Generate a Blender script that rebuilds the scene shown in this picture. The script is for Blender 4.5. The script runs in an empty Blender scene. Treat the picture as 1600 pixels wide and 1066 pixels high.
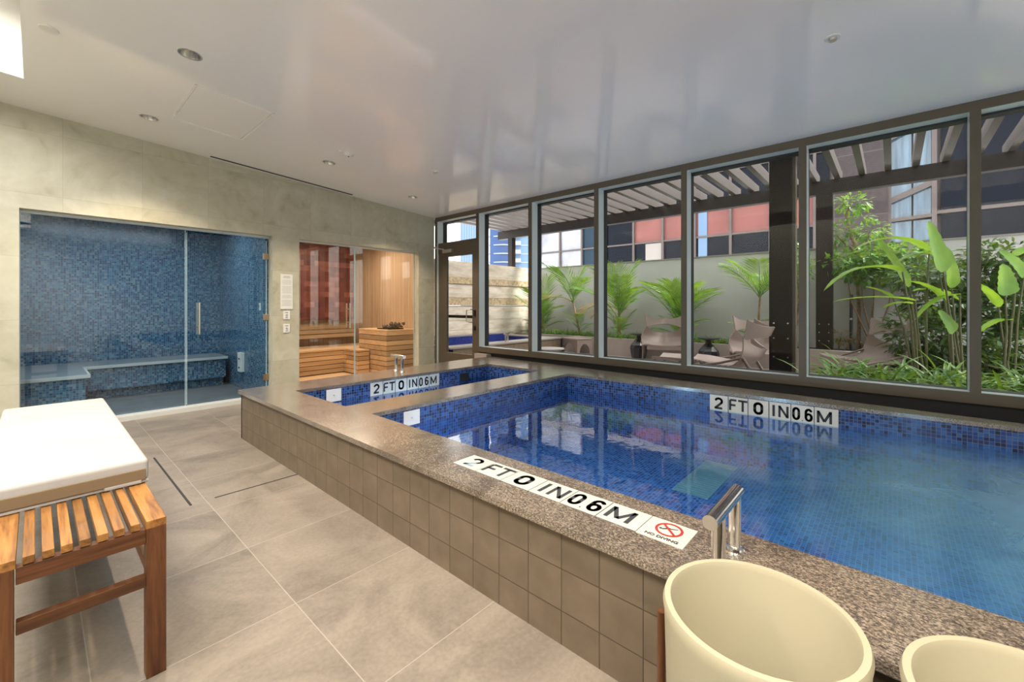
import bpy, bmesh, math, random
from mathutils import Vector, Matrix
random.seed(7)
S = bpy.context.scene
COL = S.collection
PI = math.pi
# ------------------------------------------------------------------ camera, sky, sun, big lights, exposure
cam_d = bpy.data.cameras.new('camera'); cam = bpy.data.objects.new('camera', cam_d); COL.objects.link(cam)
cam.location = (0, 0, 1.24); cam.rotation_euler = (PI/2, 0, -math.atan(745/665.8))
cam_d.sensor_width = 36; cam_d.lens = 36*665.8/1600; cam_d.shift_y = -56/1600; cam_d.clip_start = .05; cam_d.clip_end = 900
S.camera = cam
S.view_settings.view_transform = 'Standard'; S.view_settings.look = 'None'
S.view_settings.gamma = 1; S.view_settings.use_curve_mapping = False
S.view_settings.exposure = 1.52
W = bpy.data.worlds.new('world'); S.world = W; W.use_nodes = True
wn = W.node_tree; bg = wn.nodes['Background']
sky = wn.nodes.new('ShaderNodeTexSky'); sky.sky_type = 'NISHITA'; sky.sun_disc = False
sky.sun_elevation = math.radians(58); sky.sun_rotation = math.radians(160); sky.altitude = 0; sky.air_density = 1.2; sky.dust_density = 3.5; sky.ozone_density = 1
wmix = wn.nodes.new('ShaderNodeMix'); wmix.data_type = 'RGBA'; wmix.inputs[0].default_value = .88
wmix.inputs[7].default_value = (9.1, 8.95, 8.7, 1)
wn.links.new(sky.outputs[0], wmix.inputs[6]); wn.links.new(wmix.outputs[2], bg.inputs[0]); bg.inputs[1].default_value = 0.165
def lamp(name, kind, loc, energy, color=(1, 1, 1), rot=(0, 0, 0), **k):
    d = bpy.data.lights.new(name, kind); d.energy = energy; d.color = color
    for a, b in k.items(): setattr(d, a, b)
    o = bpy.data.objects.new(name, d); COL.objects.link(o); o.location = loc; o.rotation_euler = rot
    return o
sun = lamp('sun', 'SUN', (0, 0, 20), 2.6, (1, .95, .87), angle=math.radians(10))
sun.rotation_euler = Vector((-.30, .62, -.95)).to_track_quat('-Z', 'Y').to_euler()
COVE = lamp('cove_light', 'AREA', (-.85, 1.0, 3.62), 150, (1, .95, .88), shape='RECTANGLE', size=1.2, size_y=7.6)
lamp('steam_light', 'AREA', (.8, 7.2, 2.42), 11, (.93, .97, 1), shape='RECTANGLE', size=1.6, size_y=.5)
lamp('sauna_light', 'AREA', (3.4, 7.2, 2.42), 15, (1, .90, .76), shape='RECTANGLE', size=1.6, size_y=.6)

# ------------------------------------------------------------------ node helpers
class NT:
    def __init__(s, name, rough=.5, metal=0, color=(.5, .5, .5), spec=.5, coat=0, coatr=.1):
        s.m = bpy.data.materials.new(name); s.m.use_nodes = True; s.t = s.m.node_tree
        s.b = s.t.nodes['Principled BSDF']; s.out = s.t.nodes['Material Output']
        s.b.inputs['Roughness'].default_value = rough; s.b.inputs['Metallic'].default_value = metal
        s.b.inputs['Base Color'].default_value = (*color, 1); s.b.inputs['Specular IOR Level'].default_value = spec
        s.b.inputs['Coat Weight'].default_value = coat; s.b.inputs['Coat Roughness'].default_value = coatr
        s.geo = s.n('ShaderNodeNewGeometry'); s.pos = s.geo.outputs['Position']
    def n(s, t): return s.t.nodes.new(t)
    def l(s, a, b):
        if hasattr(a, 'is_output'): s.t.links.new(a, b)
        else: b.default_value = a
    def math(s, op, a, b=0, c=None, clamp=False):
        q = s.n('ShaderNodeMath'); q.operation = op; q.use_clamp = clamp; s.l(a, q.inputs[0]); s.l(b, q.inputs[1])
        if c is not None: s.l(c, q.inputs[2])
        return q.outputs[0]
    def xyz(s, v=None):
        q = s.n('ShaderNodeSeparateXYZ'); s.l(v or s.pos, q.inputs[0]); return q.outputs
    def comb(s, x, y, z=0):
        q = s.n('ShaderNodeCombineXYZ'); s.l(x, q.inputs[0]); s.l(y, q.inputs[1]); s.l(z, q.inputs[2]); return q.outputs[0]
    def vm(s, op, a, b):
        q = s.n('ShaderNodeVectorMath'); q.operation = op; s.l(a, q.inputs[0]); s.l(b, q.inputs[1]); return q.outputs[0]
    def noise(s, scale, v=None, detail=3, dist=0, rough=.5, col=False):
        q = s.n('ShaderNodeTexNoise'); s.l(v or s.pos, q.inputs['Vector']); q.inputs['Scale'].default_value = scale
        q.inputs['Detail'].default_value = detail; q.inputs['Distortion'].default_value = dist; q.inputs['Roughness'].default_value = rough
        return q.outputs[1 if col else 0]
    def white(s, v):
        q = s.n('ShaderNodeTexWhiteNoise'); q.noise_dimensions = '3D'; s.l(v, q.inputs[0]); return q.outputs
    def ramp(s, f, stops, const=False):
        q = s.n('ShaderNodeValToRGB'); s.l(f, q.inputs[0]); r = q.color_ramp
        if const: r.interpolation = 'CONSTANT'
        while len(r.elements) < len(stops): r.elements.new(.5)
        for e, (p, c) in zip(r.elements, stops): e.position = p; e.color = (*c, 1)
        return q.outputs[0]
    def mix(s, f, a, b, mode='MIX'):
        q = s.n('ShaderNodeMix'); q.data_type = 'RGBA'; q.blend_type = mode
        s.l(f, q.inputs[0])
        for v, i in ((a, 6), (b, 7)):
            if isinstance(v, tuple): v = (*v, 1)
            s.l(v, q.inputs[i])
        return q.outputs[2]
    def col(s, c): s.l(c, s.b.inputs['Base Color']); return s
    def bump(s, h, strength=.3, dist=.01):
        q = s.n('ShaderNodeBump'); q.inputs['Strength'].default_value = strength; q.inputs['Distance'].default_value = dist
        s.l(h, q.inputs['Height']); s.l(q.outputs[0], s.b.inputs['Normal']); return q.outputs[0]
    def uv(s):
        p = s.xyz(); nn = s.xyz(s.geo.outputs['True Normal'])
        sx = s.math('GREATER_THAN', s.math('ABSOLUTE', nn[0]), .6); sz = s.math('GREATER_THAN', s.math('ABSOLUTE', nn[2]), .6)
        u = s.math('ADD', s.math('MULTIPLY', p[0], s.math('SUBTRACT', 1, sx)), s.math('MULTIPLY', p[1], sx))
        v = s.math('ADD', s.math('MULTIPLY', p[2], s.math('SUBTRACT', 1, sz)), s.math('MULTIPLY', p[1], sz))
        return u, v
    def tiles(s, su, sv, ou=0, ov=0, g=.003, uv=None, stagger=0):
        u, v = uv or s.uv()
        b = s.math('DIVIDE', s.math('SUBTRACT', v, ov), sv); fb = s.math('FLOOR', b)
        a = s.math('DIVIDE', s.math('SUBTRACT', u, ou), su)
        if stagger: a = s.math('ADD', a, s.math('MULTIPLY', s.math('MODULO', s.math('ABSOLUTE', fb), 2), stagger))
        fa = s.math('FLOOR', a)
        def e(x, size):
            f = s.math('FRACT', x); return s.math('MULTIPLY', s.math('MINIMUM', f, s.math('SUBTRACT', 1, f)), size)
        d = s.math('MINIMUM', e(a, su), e(b, sv))
        mask = s.math('LESS_THAN', d, g/2)
        return mask, s.comb(fa, fb, 0), s.white(s.comb(fa, fb, 0))
def plain(name, color, rough=.5, metal=0, **k):
    q = NT(name, rough, metal, color, **k); return q.m
M = {}
M['ceiling'] = NT('ceiling_paint', .40, 0, (.92, .91, .90), spec=.5, coat=1, coatr=.09).m
M['white'] = plain('white_paint', (.82, .82, .80), .5)
M['cove'] = plain('cove_paint', (.85, .84, .82), .6)
M['plastic'] = plain('white_plastic', (.78, .78, .76), .35)
M['dark'] = plain('dark_slot', (.012, .012, .014), .6)
M['black'] = plain('black_ink', (.012, .012, .014), .5)
M['chrome'] = plain('polished_steel', (.78, .76, .74), .12, 1)
M['steel'] = plain('brushed_steel', (.66, .64, .61), .28, 1)
M['brass'] = plain('hinge_metal', (.55, .42, .30), .3, 1)
M['rubber'] = plain('black_gasket', (.01, .014, .018), .5)
# wall stone
q = NT('stone_wall_tile', .45, spec=.35); mk, cell, wh = q.tiles(.6, .6, .181, .5, .003)
off = q.vm('ADD', q.pos, q.vm('MULTIPLY', wh[1], (9, 9, 9)))
n1 = q.noise(1.6, off, 6, 1.2, .62); n2 = q.noise(9, off, 5, .6)
f = q.math('ADD', q.math('MULTIPLY', n1, .7), q.math('MULTIPLY', n2, .3))
c = q.ramp(f, [(.30, (.34, .325, .24)), (.44, (.47, .455, .355)), (.6, (.54, .53, .43)), (.75, (.60, .58, .49))])
q.col(q.mix(q.math('MULTIPLY', mk, .55), c, (.30, .28, .23))); q.bump(n2, .08, .01); M['stone_wall'] = q.m
# floor
q = NT('floor_tile', .38, spec=.4); mk, cell, wh = q.tiles(.6, .606, .722, 1.245, .0035)
off = q.vm('ADD', q.pos, q.vm('MULTIPLY', wh[1], (7, 7, 7)))
n1 = q.noise(2.2, off, 9, .8, .68); n2 = q.noise(60, q.pos, 2)
f = q.math('ADD', q.math('MULTIPLY', n1, .8), q.math('MULTIPLY', n2, .2))
c = q.ramp(f, [(.36, (.135, .114, .092)), (.5, (.195, .167, .136)), (.64, (.25, .215, .175))])
q.col(q.mix(q.math('MULTIPLY', mk, .85), c, (.34, .31, .265))); M['floor'] = q.m
# curb tile
q = NT('curb_tile', .42, spec=.4); mk, cell, wh = q.tiles(.157, .153, 1.216, -.029, .004)
off = q.vm('ADD', q.pos, q.vm('MULTIPLY', wh[1], (7, 7, 7)))
c = q.ramp(q.noise(7, off, 4), [(.3, (.125, .094, .062)), (.7, (.18, .137, .094))])
c = q.mix(q.math('MULTIPLY', wh[0], .25), c, (.13, .10, .068))
q.col(q.mix(mk, c, (.06, .045, .03))); q.bump(q.math('SUBTRACT', 1, mk), .4, .004); M['curb'] = q.m
# granite
q = NT('granite_coping', .30, spec=.6, coat=1, coatr=.24)
v = q.vm('MULTIPLY', q.pos, (1, .55, 1)); n1 = q.noise(230, v, 3, 0, .75); n2 = q.noise(3.2, q.pos, 5, 1.5, .6)
c = q.ramp(n1, [(.38, (.045, .034, .028)), (.46, (.13, .103, .08)), (.54, (.235, .19, .15)), (.62, (.41, .345, .275))])
c2 = q.ramp(n2, [(.36, (.46, .42, .38)), (.55, (1, 1, .97)), (.75, (1.0, .95, .84))])
mk, _c, _w = q.tiles(50, 1.2, 20.1, 1.66, .004)
q.col(q.mix(q.math('MULTIPLY', mk, .6), q.mix(.75, c, c2, 'MULTIPLY'), (.10, .08, .065))); q.b.inputs['Coat IOR'].default_value = 1.8; q.bump(n1, .06, .002)
q.l(q.ramp(n1, [(.3, (.13, .13, .13)), (.7, (.24, .24, .24))]), q.b.inputs['Roughness']); M['granite'] = q.m
def mosaic(name, size, cols, grout, g=.003, rough=.22):
    q = NT(name, rough, spec=.6); mk, cell, wh = q.tiles(size, size, 0, 0, g)
    k = len(cols); c = q.ramp(wh[0], [(i/k, cc) for i, cc in enumerate(cols)], True)
    q.col(q.mix(mk, c, grout)); q.bump(q.math('SUBTRACT', 1, mk), .3, .002)
    q.l(q.math('ADD', q.math('MULTIPLY', mk, .5), rough), q.b.inputs['Roughness'])
    return q.m
M['pool_mosaic'] = mosaic('pool_mosaic', .0253, [(.005, .012, .06), (.010, .045, .20), (.020, .09, .30), (.010, .025, .12), (.03, .11, .33), (.014, .06, .25)], (.09, .13, .21))
M['pool_floor'] = mosaic('pool_floor_mosaic', .0253, [(.03, .08, .28), (.07, .17, .43), (.05, .13, .37), (.11, .24, .50), (.015, .045, .18), (.08, .19, .45)], (.24, .34, .50))
M['steam_mosaic'] = mosaic('steam_mosaic', .0253, [(.015, .05, .12), (.035, .12, .22), (.08, .19, .28), (.16, .26, .31), (.02, .08, .17), (.05, .16, .27)], (.15, .21, .25))
M['out_mosaic'] = mosaic('outdoor_pool_mosaic', .025, [(.005, .01, .10), (.01, .02, .17), (.01, .03, .22)], (.02, .05, .2))
q = NT('steam_floor_tile', .4); mk, cell, wh = q.tiles(.3, .3, 0, 0, .003)
q.col(q.mix(mk, q.ramp(q.noise(5), [(.3, (.10, .115, .125)), (.7, (.15, .165, .175))]), (.08, .09, .10))); M['steam_floor'] = q.m
M['steam_bench'] = plain('pale_stone_slab', (.55, .56, .54), .35)
def wood(name, c1, c2, c3, axis='y', scale=1, rough=.4, planks=None):
    q = NT(name, rough, spec=.4)
    st = {'x': (.9, 14, 14), 'y': (14, .9, 14), 'z': (14, 14, .9)}[axis]
    oi = q.n('ShaderNodeObjectInfo'); r = q.vm('MULTIPLY', q.comb(oi.outputs['Random'], oi.outputs['Random'], oi.outputs['Random']), (37, 17, 23))
    v = q.vm('ADD', q.vm('MULTIPLY', q.pos, tuple(a*scale for a in st)), r)
    n1 = q.noise(1.0, v, 5, 1.2, .6); n2 = q.noise(6, v, 3, .4)
    f = q.math('ADD', q.math('MULTIPLY', n1, .75), q.math('MULTIPLY', n2, .25))
    c = q.ramp(f, [(.33, c1), (.5, c2), (.68, c3)])
    tone = q.math('ADD', .62, q.math('MULTIPLY', oi.outputs['Random'], .6))
    c = q.mix(1, c, q.comb(tone, tone, tone), 'MULTIPLY')
    if planks:
        u, vv = q.uv(); mk, cell, wh = q.tiles(*planks)
        c = q.mix(mk, q.mix(q.math('MULTIPLY', wh[0], .25), c, c1), (.16, .09, .045))
    q.col(c); return q.m
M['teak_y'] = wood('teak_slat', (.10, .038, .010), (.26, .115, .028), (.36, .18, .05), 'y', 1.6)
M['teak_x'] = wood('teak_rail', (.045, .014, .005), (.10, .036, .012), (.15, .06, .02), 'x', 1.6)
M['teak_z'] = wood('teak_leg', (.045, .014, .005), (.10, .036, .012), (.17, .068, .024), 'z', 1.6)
M['sauna_wall'] = wood('sauna_wall_board', (.46, .33, .21), (.60, .45, .31), (.68, .53, .38), 'z', .6, .5, (.095, 9, 0, -1, .004))
M['sauna_slat'] = wood('sauna_bench_board', (.50, .35, .21), (.62, .45, .29), (.70, .53, .36), 'x', .6, .5)
M['sauna_gap'] = plain('sauna_shadow_gap', (.07, .035, .015), .8)
q = NT('salt_brick', .45); mk, cell, wh = q.tiles(.2, .1, 0, 0, .004, stagger=.5)
off = q.vm('ADD', q.pos, q.vm('MULTIPLY', wh[1], (5, 5, 5)))
c = q.ramp(q.math('ADD', q.math('MULTIPLY', wh[0], .5), q.math('MULTIPLY', q.noise(7, off, 4), .5)), [(.2, (.08, .018, .014)), (.5, (.14, .036, .027)), (.8, (.27, .11, .08))])
q.col(q.mix(q.math('MULTIPLY', mk, .6), c, (.16, .03, .02))); M['salt'] = q.m
q = NT('bench_cushion_fabric', .85, spec=.15); q.col(q.ramp(q.noise(3), [(.3, (.36, .35, .335)), (.7, (.40, .39, .375))])); q.bump(q.noise(500, detail=1), .15, .001); M['cushion'] = q.m
q = NT('cushion_side_fabric', .9, spec=.1, color=(.20, .145, .09)); M['cushion_side'] = q.m
q = NT('pot_glaze', .5, spec=.4, color=(.39, .355, .25)); M['pot'] = q.m
q = NT('frame_aluminium', .42, .1, (.115, .095, .07), spec=.35); M['frame'] = q.m
q = NT('frame_reveal_skylit', .35, .25, (.62, .70, .72)); M['reveal'] = q.m  # pale blue sky light on the reveals is put into the base colour
M['tile_white'] = NT('marker_tile', .3, color=(.60, .58, .52)).m
M['ink_blue'] = plain('faded_ink', (.25, .33, .42), .5)
M['ink_grey'] = plain('worn_ink', (.045, .05, .06), .6, spec=.2)
M['red'] = plain('red_ink', (.36, .035, .032), .5)
def glass(name, tint, ior=1.45, rough=0, extra=None):
    q = NT(name); t = q.t; t.nodes.remove(q.b)
    tr = q.n('ShaderNodeBsdfTransparent'); tr.inputs[0].default_value = (*tint, 1)
    gl = q.n('ShaderNodeBsdfGlossy'); gl.inputs['Roughness'].default_value = rough
    dt_ = q.n('ShaderNodeVectorMath'); dt_.operation = 'DOT_PRODUCT'; q.l(q.geo.outputs['Incoming'], dt_.inputs[0]); q.l(q.geo.outputs['Normal'], dt_.inputs[1])
    cs = q.math('ABSOLUTE', dt_.outputs['Value'], clamp=True); f0 = ((ior-1)/(ior+1))**2
    fres = q.math('ADD', f0, q.math('MULTIPLY', 1-f0, q.math('POWER', q.math('SUBTRACT', 1, cs), 5)))
    mx = q.n('ShaderNodeMixShader'); q.l(fres, mx.inputs[0]); q.l(tr.outputs[0], mx.inputs[1]); q.l(gl.outputs[0], mx.inputs[2])
    q.l(mx.outputs[0], q.out.inputs[0]); return q, tr, gl, dt_, mx
M['glass'] = glass('window_glass', (.97, .98, .98), 1.22)[0].m
M['steam_glass'] = glass('steam_glass', (.86, .93, .97), 1.6)[0].m
M['sauna_glass'] = glass('sauna_glass', (.97, .92, .85), 1.45)[0].m
M['glass_edge'] = plain('polished_glass_edge', (.45, .62, .68), .2)
def water(name, tint, milky=True):
    q, tr, gl, fr, mx = glass(name, tint, 2.1, .03)
    v = q.vm('MULTIPLY', q.pos, (1, 1, 1)); h = q.math('ADD', q.math('MULTIPLY', q.noise(5, v, 2, .6), 1), q.math('MULTIPLY', q.noise(17, v, 2, .4), .25))
    bp = q.n('ShaderNodeBump'); bp.inputs['Strength'].default_value = .045 if milky else .06; bp.inputs['Distance'].default_value = .02
    q.l(h, bp.inputs['Height']); q.l(bp.outputs[0], gl.inputs['Normal']); q.l(bp.outputs[0], fr.inputs[1])
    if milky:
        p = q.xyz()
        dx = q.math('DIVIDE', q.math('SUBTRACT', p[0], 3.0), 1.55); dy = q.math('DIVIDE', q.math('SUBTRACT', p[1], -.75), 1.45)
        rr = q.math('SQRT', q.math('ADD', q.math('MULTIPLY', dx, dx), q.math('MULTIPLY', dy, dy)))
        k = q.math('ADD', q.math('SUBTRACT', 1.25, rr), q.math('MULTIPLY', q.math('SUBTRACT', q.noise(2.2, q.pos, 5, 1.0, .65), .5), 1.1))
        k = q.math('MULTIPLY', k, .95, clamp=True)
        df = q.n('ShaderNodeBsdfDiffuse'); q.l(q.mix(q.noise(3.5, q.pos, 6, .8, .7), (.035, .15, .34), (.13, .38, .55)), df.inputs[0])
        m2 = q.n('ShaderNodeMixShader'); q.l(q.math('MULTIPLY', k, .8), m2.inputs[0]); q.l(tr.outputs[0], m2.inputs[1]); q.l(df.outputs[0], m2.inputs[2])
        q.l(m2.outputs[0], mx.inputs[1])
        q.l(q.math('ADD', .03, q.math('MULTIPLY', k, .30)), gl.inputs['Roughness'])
    return q.m
M['water'] = water('pool_water', (.46, .73, .95))
M['water_tub'] = water('tub_water', (.46, .73, .95), False)
# outdoors
q = NT('painted_render', .8, spec=.2); q.col(q.ramp(q.noise(1.2, detail=4), [(.3, (.50, .50, .50)), (.7, (.56, .555, .555))])); M['render'] = q.m
q = NT('planter_render', .8, spec=.2); q.col(q.ramp(q.noise(2.5, detail=4), [(.3, (.36, .31, .28)), (.7, (.43, .375, .34))])); M['planter'] = q.m
q = NT('limestone_block', .85, spec=.2); u, v = q.uv()
n = q.noise(4, q.vm('MULTIPLY', q.pos, (.5, 1, 2)), 6, .4, .65)
band = q.ramp(q.math('ADD', v, q.math('MULTIPLY', q.noise(3), .02)), [(0, (0, 0, 0))])
q.col(q.ramp(n, [(.32, (.50, .42, .33)), (.5, (.68, .60, .50)), (.68, (.78, .72, .63))])); M['limestone'] = q.m
q = NT('rough_limestone', .9, spec=.1); n = q.noise(14, q.pos, 6, .5, .7)
q.col(q.ramp(n, [(.34, (.34, .24, .13)), (.5, (.60, .46, .30)), (.66, (.72, .60, .44))])); q.bump(n, .8, .03); M['limestone_rough'] = q.m
q = NT('deck_paver', .7, spec=.25); mk, cell, wh = q.tiles(.6, .6, 0, 0, .006)
q.col(q.mix(mk, q.ramp(q.noise(6), [(.3, (.34, .28, .25)), (.7, (.43, .37, .33))]), (.18, .15, .13))); M['deck'] = q.m
M['soil'] = NT('soil', .95, color=(.035, .025, .018)).m
M['pergola_dark'] = plain('pergola_dark_metal', (.014, .0085, .0065), .5, 0, spec=.25)
M['pergola_slat'] = plain('pergola_slat_paint', (.10, .088, .082), .5)
M['weave'] = NT('woven_resin', .55); q = M['weave'] and None
q = NT('woven_resin_taupe', .55, spec=.4); wv = q.n('ShaderNodeTexWave'); wv.inputs['Scale'].default_value = 28; wv.inputs['Distortion'].default_value = .5
tc = q.n('ShaderNodeTexCoord'); q.l(tc.outputs['Object'], wv.inputs['Vector'])
q.col(q.ramp(wv.outputs[0], [(.2, (.20, .15, .13)), (.8, (.37, .30, .275))])); q.bump(wv.outputs[0], .4, .006); M['weave'] = q.m
M['chair_leg'] = plain('taupe_metal', (.17, .125, .11), .45)
M['table_black'] = plain('black_ceramic', (.018, .019, .024), .32)
M['bldg_frame'] = plain('facade_frame', (.075, .058, .055), .5)
M['bldg_wall'] = NT('facade_brown_panel', .6); q = NT('facade_brown_panel', .6); mk, c_, wh = q.tiles(1.3, .9, 0, .2, .02)
q.col(q.mix(mk, q.ramp(q.noise(8, detail=5), [(.3, (.015, .009, .010)), (.7, (.03, .018, .020))]), (.07, .05, .053))); M['bldg_wall'] = q.m
M['bldg_band'] = plain('facade_pale_band', (.26, .235, .22), .6)
M['glass_dark'] = plain('facade_dark_glass', (.002, .004, .010), .06, 0, spec=.12)
M['glass_teal'] = plain('facade_teal_glass', (.008, .025, .045), .08, 0, spec=.2)
q = NT('facade_cloud_reflection', .1, color=(.42, .44, .50), spec=.8); q.col(q.ramp(q.noise(.8, detail=4), [(.35, (.20, .205, .24)), (.65, (.36, .37, .42))])); M['glass_pale'] = q.m  # reflected clouds are painted on these panes as grey noise
q = NT('facade_blue_glass', .1, spec=.8); q.col(q.ramp(q.noise(1.5, q.vm('MULTIPLY', q.pos, (1, 6, .5)), 3), [(.35, (.025, .06, .10)), (.65, (.09, .16, .22))])); M['glass_blue'] = q.m
q = NT('red_blind', .6, spec=.6); q.col(q.ramp(q.noise(1.2), [(.3, (.15, .042, .036)), (.7, (.20, .062, .052))])); M['blind'] = q.m
M['tower_glass'] = plain('tower_glass', (.005, .04, .15), .15, spec=.6)
M['tower_white'] = plain('tower_slab', (.26, .29, .33), .6)
M['tower_pale'] = plain('tower_pale_glass', (.10, .18, .30), .3)
def leafmat(name, c1, c2, c3, tr=.35, rough=.4, scale=6):
    q = NT(name, rough, spec=.4); c = q.ramp(q.noise(scale, detail=3), [(.3, c1), (.5, c2), (.7, c3)]); q.col(c)
    t = q.n('ShaderNodeBsdfTranslucent'); q.l(q.mix(.5, c, (.45, .62, .05)), t.inputs[0])
    m = q.n('ShaderNodeMixShader'); m.inputs[0].default_value = tr
    q.l(q.b.outputs[0], m.inputs[1]); q.l(t.outputs[0], m.inputs[2]); q.l(m.outputs[0], q.out.inputs[0]); return q.m
M['palm'] = leafmat('palm_leaf', (.035, .12, .02), (.10, .26, .035), (.27, .42, .06), .3)
M['palm_dry'] = leafmat('dry_palm_leaf', (.16, .10, .05), (.32, .19, .10), (.28, .30, .09), .3)
M['leaf_dark'] = leafmat('shrub_leaf', (.008, .032, .01), (.022, .075, .018), (.07, .17, .045), .2, .35)
M['leaf_mid'] = leafmat('tree_leaf', (.03, .12, .018), (.075, .22, .03), (.20, .38, .09), .3, .35)
M['banana'] = leafmat('broad_leaf', (.06, .18, .012), (.12, .30, .02), (.24, .45, .035), .45, .35, 3)
M['strap'] = leafmat('strap_leaf', (.025, .09, .015), (.075, .20, .03), (.24, .38, .10), .25, .4)
M['stalk'] = plain('green_stalk', (.07, .08, .03), .6)
M['trunk'] = NT('bark', .8); q = NT('bark', .8); q.col(q.ramp(q.noise(18, detail=4), [(.3, (.16, .09, .05)), (.7, (.38, .26, .17))])); M['trunk'] = q.m
M['stone_grey'] = NT('heater_stone', .9, color=(.16, .14, .12)).m
def emit(name, c, s):
    q = NT(name); q.b.inputs['Emission Color'].default_value = (*c, 1); q.b.inputs['Emission Strength'].default_value = s; return q.m
M['led'] = emit('lamp_lens', (1, .95, .88), 2)
M['reflector'] = plain('reflector_metal', (.62, .61, .60), .22, 1)

# ------------------------------------------------------------------ mesh helpers
class MB:
    def __init__(s): s.b = bmesh.new()
    def box(s, x0, x1, y0, y1, z0, z1):
        v = [s.b.verts.new((x, y, z)) for z in (z0, z1) for y in (y0, y1) for x in (x0, x1)]
        for f in ((0, 2, 3, 1), (4, 5, 7, 6), (0, 1, 5, 4), (2, 6, 7, 3), (0, 4, 6, 2), (1, 3, 7, 5)): s.b.faces.new([v[i] for i in f])
        return s
    def prism(s, pts, z0, z1):
        lo = [s.b.verts.new((x, y, z0)) for x, y in pts]; hi = [s.b.verts.new((x, y, z1)) for x, y in pts]
        s.b.faces.new(lo[::-1]); s.b.faces.new(hi); n = len(pts)
        for i in range(n): s.b.faces.new((lo[i], lo[(i+1) % n], hi[(i+1) % n], hi[i]))
        return s
    def poly(s, pts):
        s.b.faces.new([s.b.verts.new(p) for p in pts]); return s
    def tube(s, path, r, n=10, cap=True):
        P = [Vector(p) for p in path]; R = r if isinstance(r, (list, tuple)) else [r]*len(P); rings = []
        up = None
        for i, p in enumerate(P):
            t = (P[min(i+1, len(P)-1)]-P[max(i-1, 0)]).normalized()
            if up is None: up = Vector((0, 0, 1)) if abs(t.z) < .9 else Vector((1, 0, 0))
            a = t.cross(up).normalized(); up = a.cross(t).normalized()
            rings.append([s.b.verts.new(p+(a*math.cos(2*PI*k/n)+up*math.sin(2*PI*k/n))*R[i]) for k in range(n)])
        for A, B in zip(rings, rings[1:]):
            for k in range(n): s.b.faces.new((A[k], A[(k+1) % n], B[(k+1) % n], B[k]))
        if cap: s.b.faces.new(rings[0][::-1]); s.b.faces.new(rings[-1])
        return s
    def lathe(s, prof, n=40, c=(0, 0), close=False, twist=0):
        rings = []
        for j, (r, z) in enumerate(prof):
            rings.append([s.b.verts.new((c[0]+r*math.cos(2*PI*k/n+twist*j), c[1]+r*math.sin(2*PI*k/n+twist*j), z)) for k in range(n)])
        for A, B in zip(rings, rings[1:]):
            for k in range(n): s.b.faces.new((A[k], A[(k+1) % n], B[(k+1) % n], B[k]))
        if not close: s.b.faces.new(rings[0][::-1]); s.b.faces.new(rings[-1])
        return s
    def grid(s, fn, nu, nv):
        g = [[s.b.verts.new(fn(i/nu, j/nv)) for j in range(nv+1)] for i in range(nu+1)]
        for i in range(nu):
            for j in range(nv): s.b.faces.new((g[i][j], g[i+1][j], g[i+1][j+1], g[i][j+1]))
        return s
    def mesh(s, name, mat, smooth=False):
        bmesh.ops.recalc_face_normals(s.b, faces=s.b.faces)
        m = bpy.data.meshes.new(name); s.b.to_mesh(m); s.b.free()
        for a in (mat if isinstance(mat, list) else [mat]): m.materials.append(a)
        if smooth:
            for p in m.polygons: p.use_smooth = True
        return m
    def build(s, name, mat, parent=None, smooth=False, bevel=0, loc=None, rot=None, solid=0):
        o = bpy.data.objects.new(name, s.mesh(name, mat, smooth)); COL.objects.link(o)
        if parent: o.parent = parent
        if loc: o.location = loc
        if rot: o.rotation_euler = rot
        if solid: d = o.modifiers.new('thickness', 'SOLIDIFY'); d.thickness = solid; d.offset = 0
        if bevel: d = o.modifiers.new('bevel', 'BEVEL'); d.width = bevel; d.segments = 2; d.limit_method = 'ANGLE'; d.angle_limit = .7
        if smooth:
            es = o.modifiers.new('edges', 'EDGE_SPLIT'); es.split_angle = .7
        return o
def tag(o, label=None, cat=None, group=None, kind=None):
    if label: o['label'] = label
    if cat: o['category'] = cat
    if group: o['group'] = group
    if kind: o['kind'] = kind
    return o
def struct(o, label, cat): return tag(o, label, cat, kind='structure')
def thing(name, label, cat, loc=(0, 0, 0), rz=0, group=None, kind=None, rot=None):
    o = bpy.data.objects.new(name, None); COL.objects.link(o); o.location = loc; o.rotation_euler = rot or (0, 0, rz); o.empty_display_size = .1
    return tag(o, label, cat, group, kind)
def dup(root, loc=None, rz=None, label=None, scale=None, parent=None):
    c = root.copy(); COL.objects.link(c); c.parent = parent
    if loc: c.location = loc
    if rz is not None: c.rotation_euler = (0, 0, rz)
    if scale: c.scale = (scale,)*3
    if label: c['label'] = label
    for ch in root.children: dup(ch, parent=c)
    return c
def box(*a): return MB().box(*a)
def text_mesh(name, txt, size, mat, offset=0, xs=1, depth=.001):
    cu = bpy.data.curves.new(name, 'FONT'); cu.body = txt; cu.size = size; cu.align_x = 'CENTER'; cu.align_y = 'CENTER'; cu.offset = offset; cu.extrude = depth
    o = bpy.data.objects.new('tmp', cu); COL.objects.link(o); bpy.context.view_layer.update()
    m = bpy.data.meshes.new_from_object(o.evaluated_get(bpy.context.evaluated_depsgraph_get())); bpy.data.objects.remove(o)
    for v in m.vertices: v.co.x *= xs
    m.name = name; m.materials.clear(); m.materials.append(mat); return m
F_ = 665.8; SN, CN = math.sin(math.atan(745/F_)), math.cos(math.atan(745/F_))
def at(x, y, w):   # a point of the place seen at photo position (x, y), w metres deep
    u = (x-800)/F_; return Vector((w*(SN+CN*u), w*(CN-SN*u), 1.24-w*(y-477)/F_))

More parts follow.
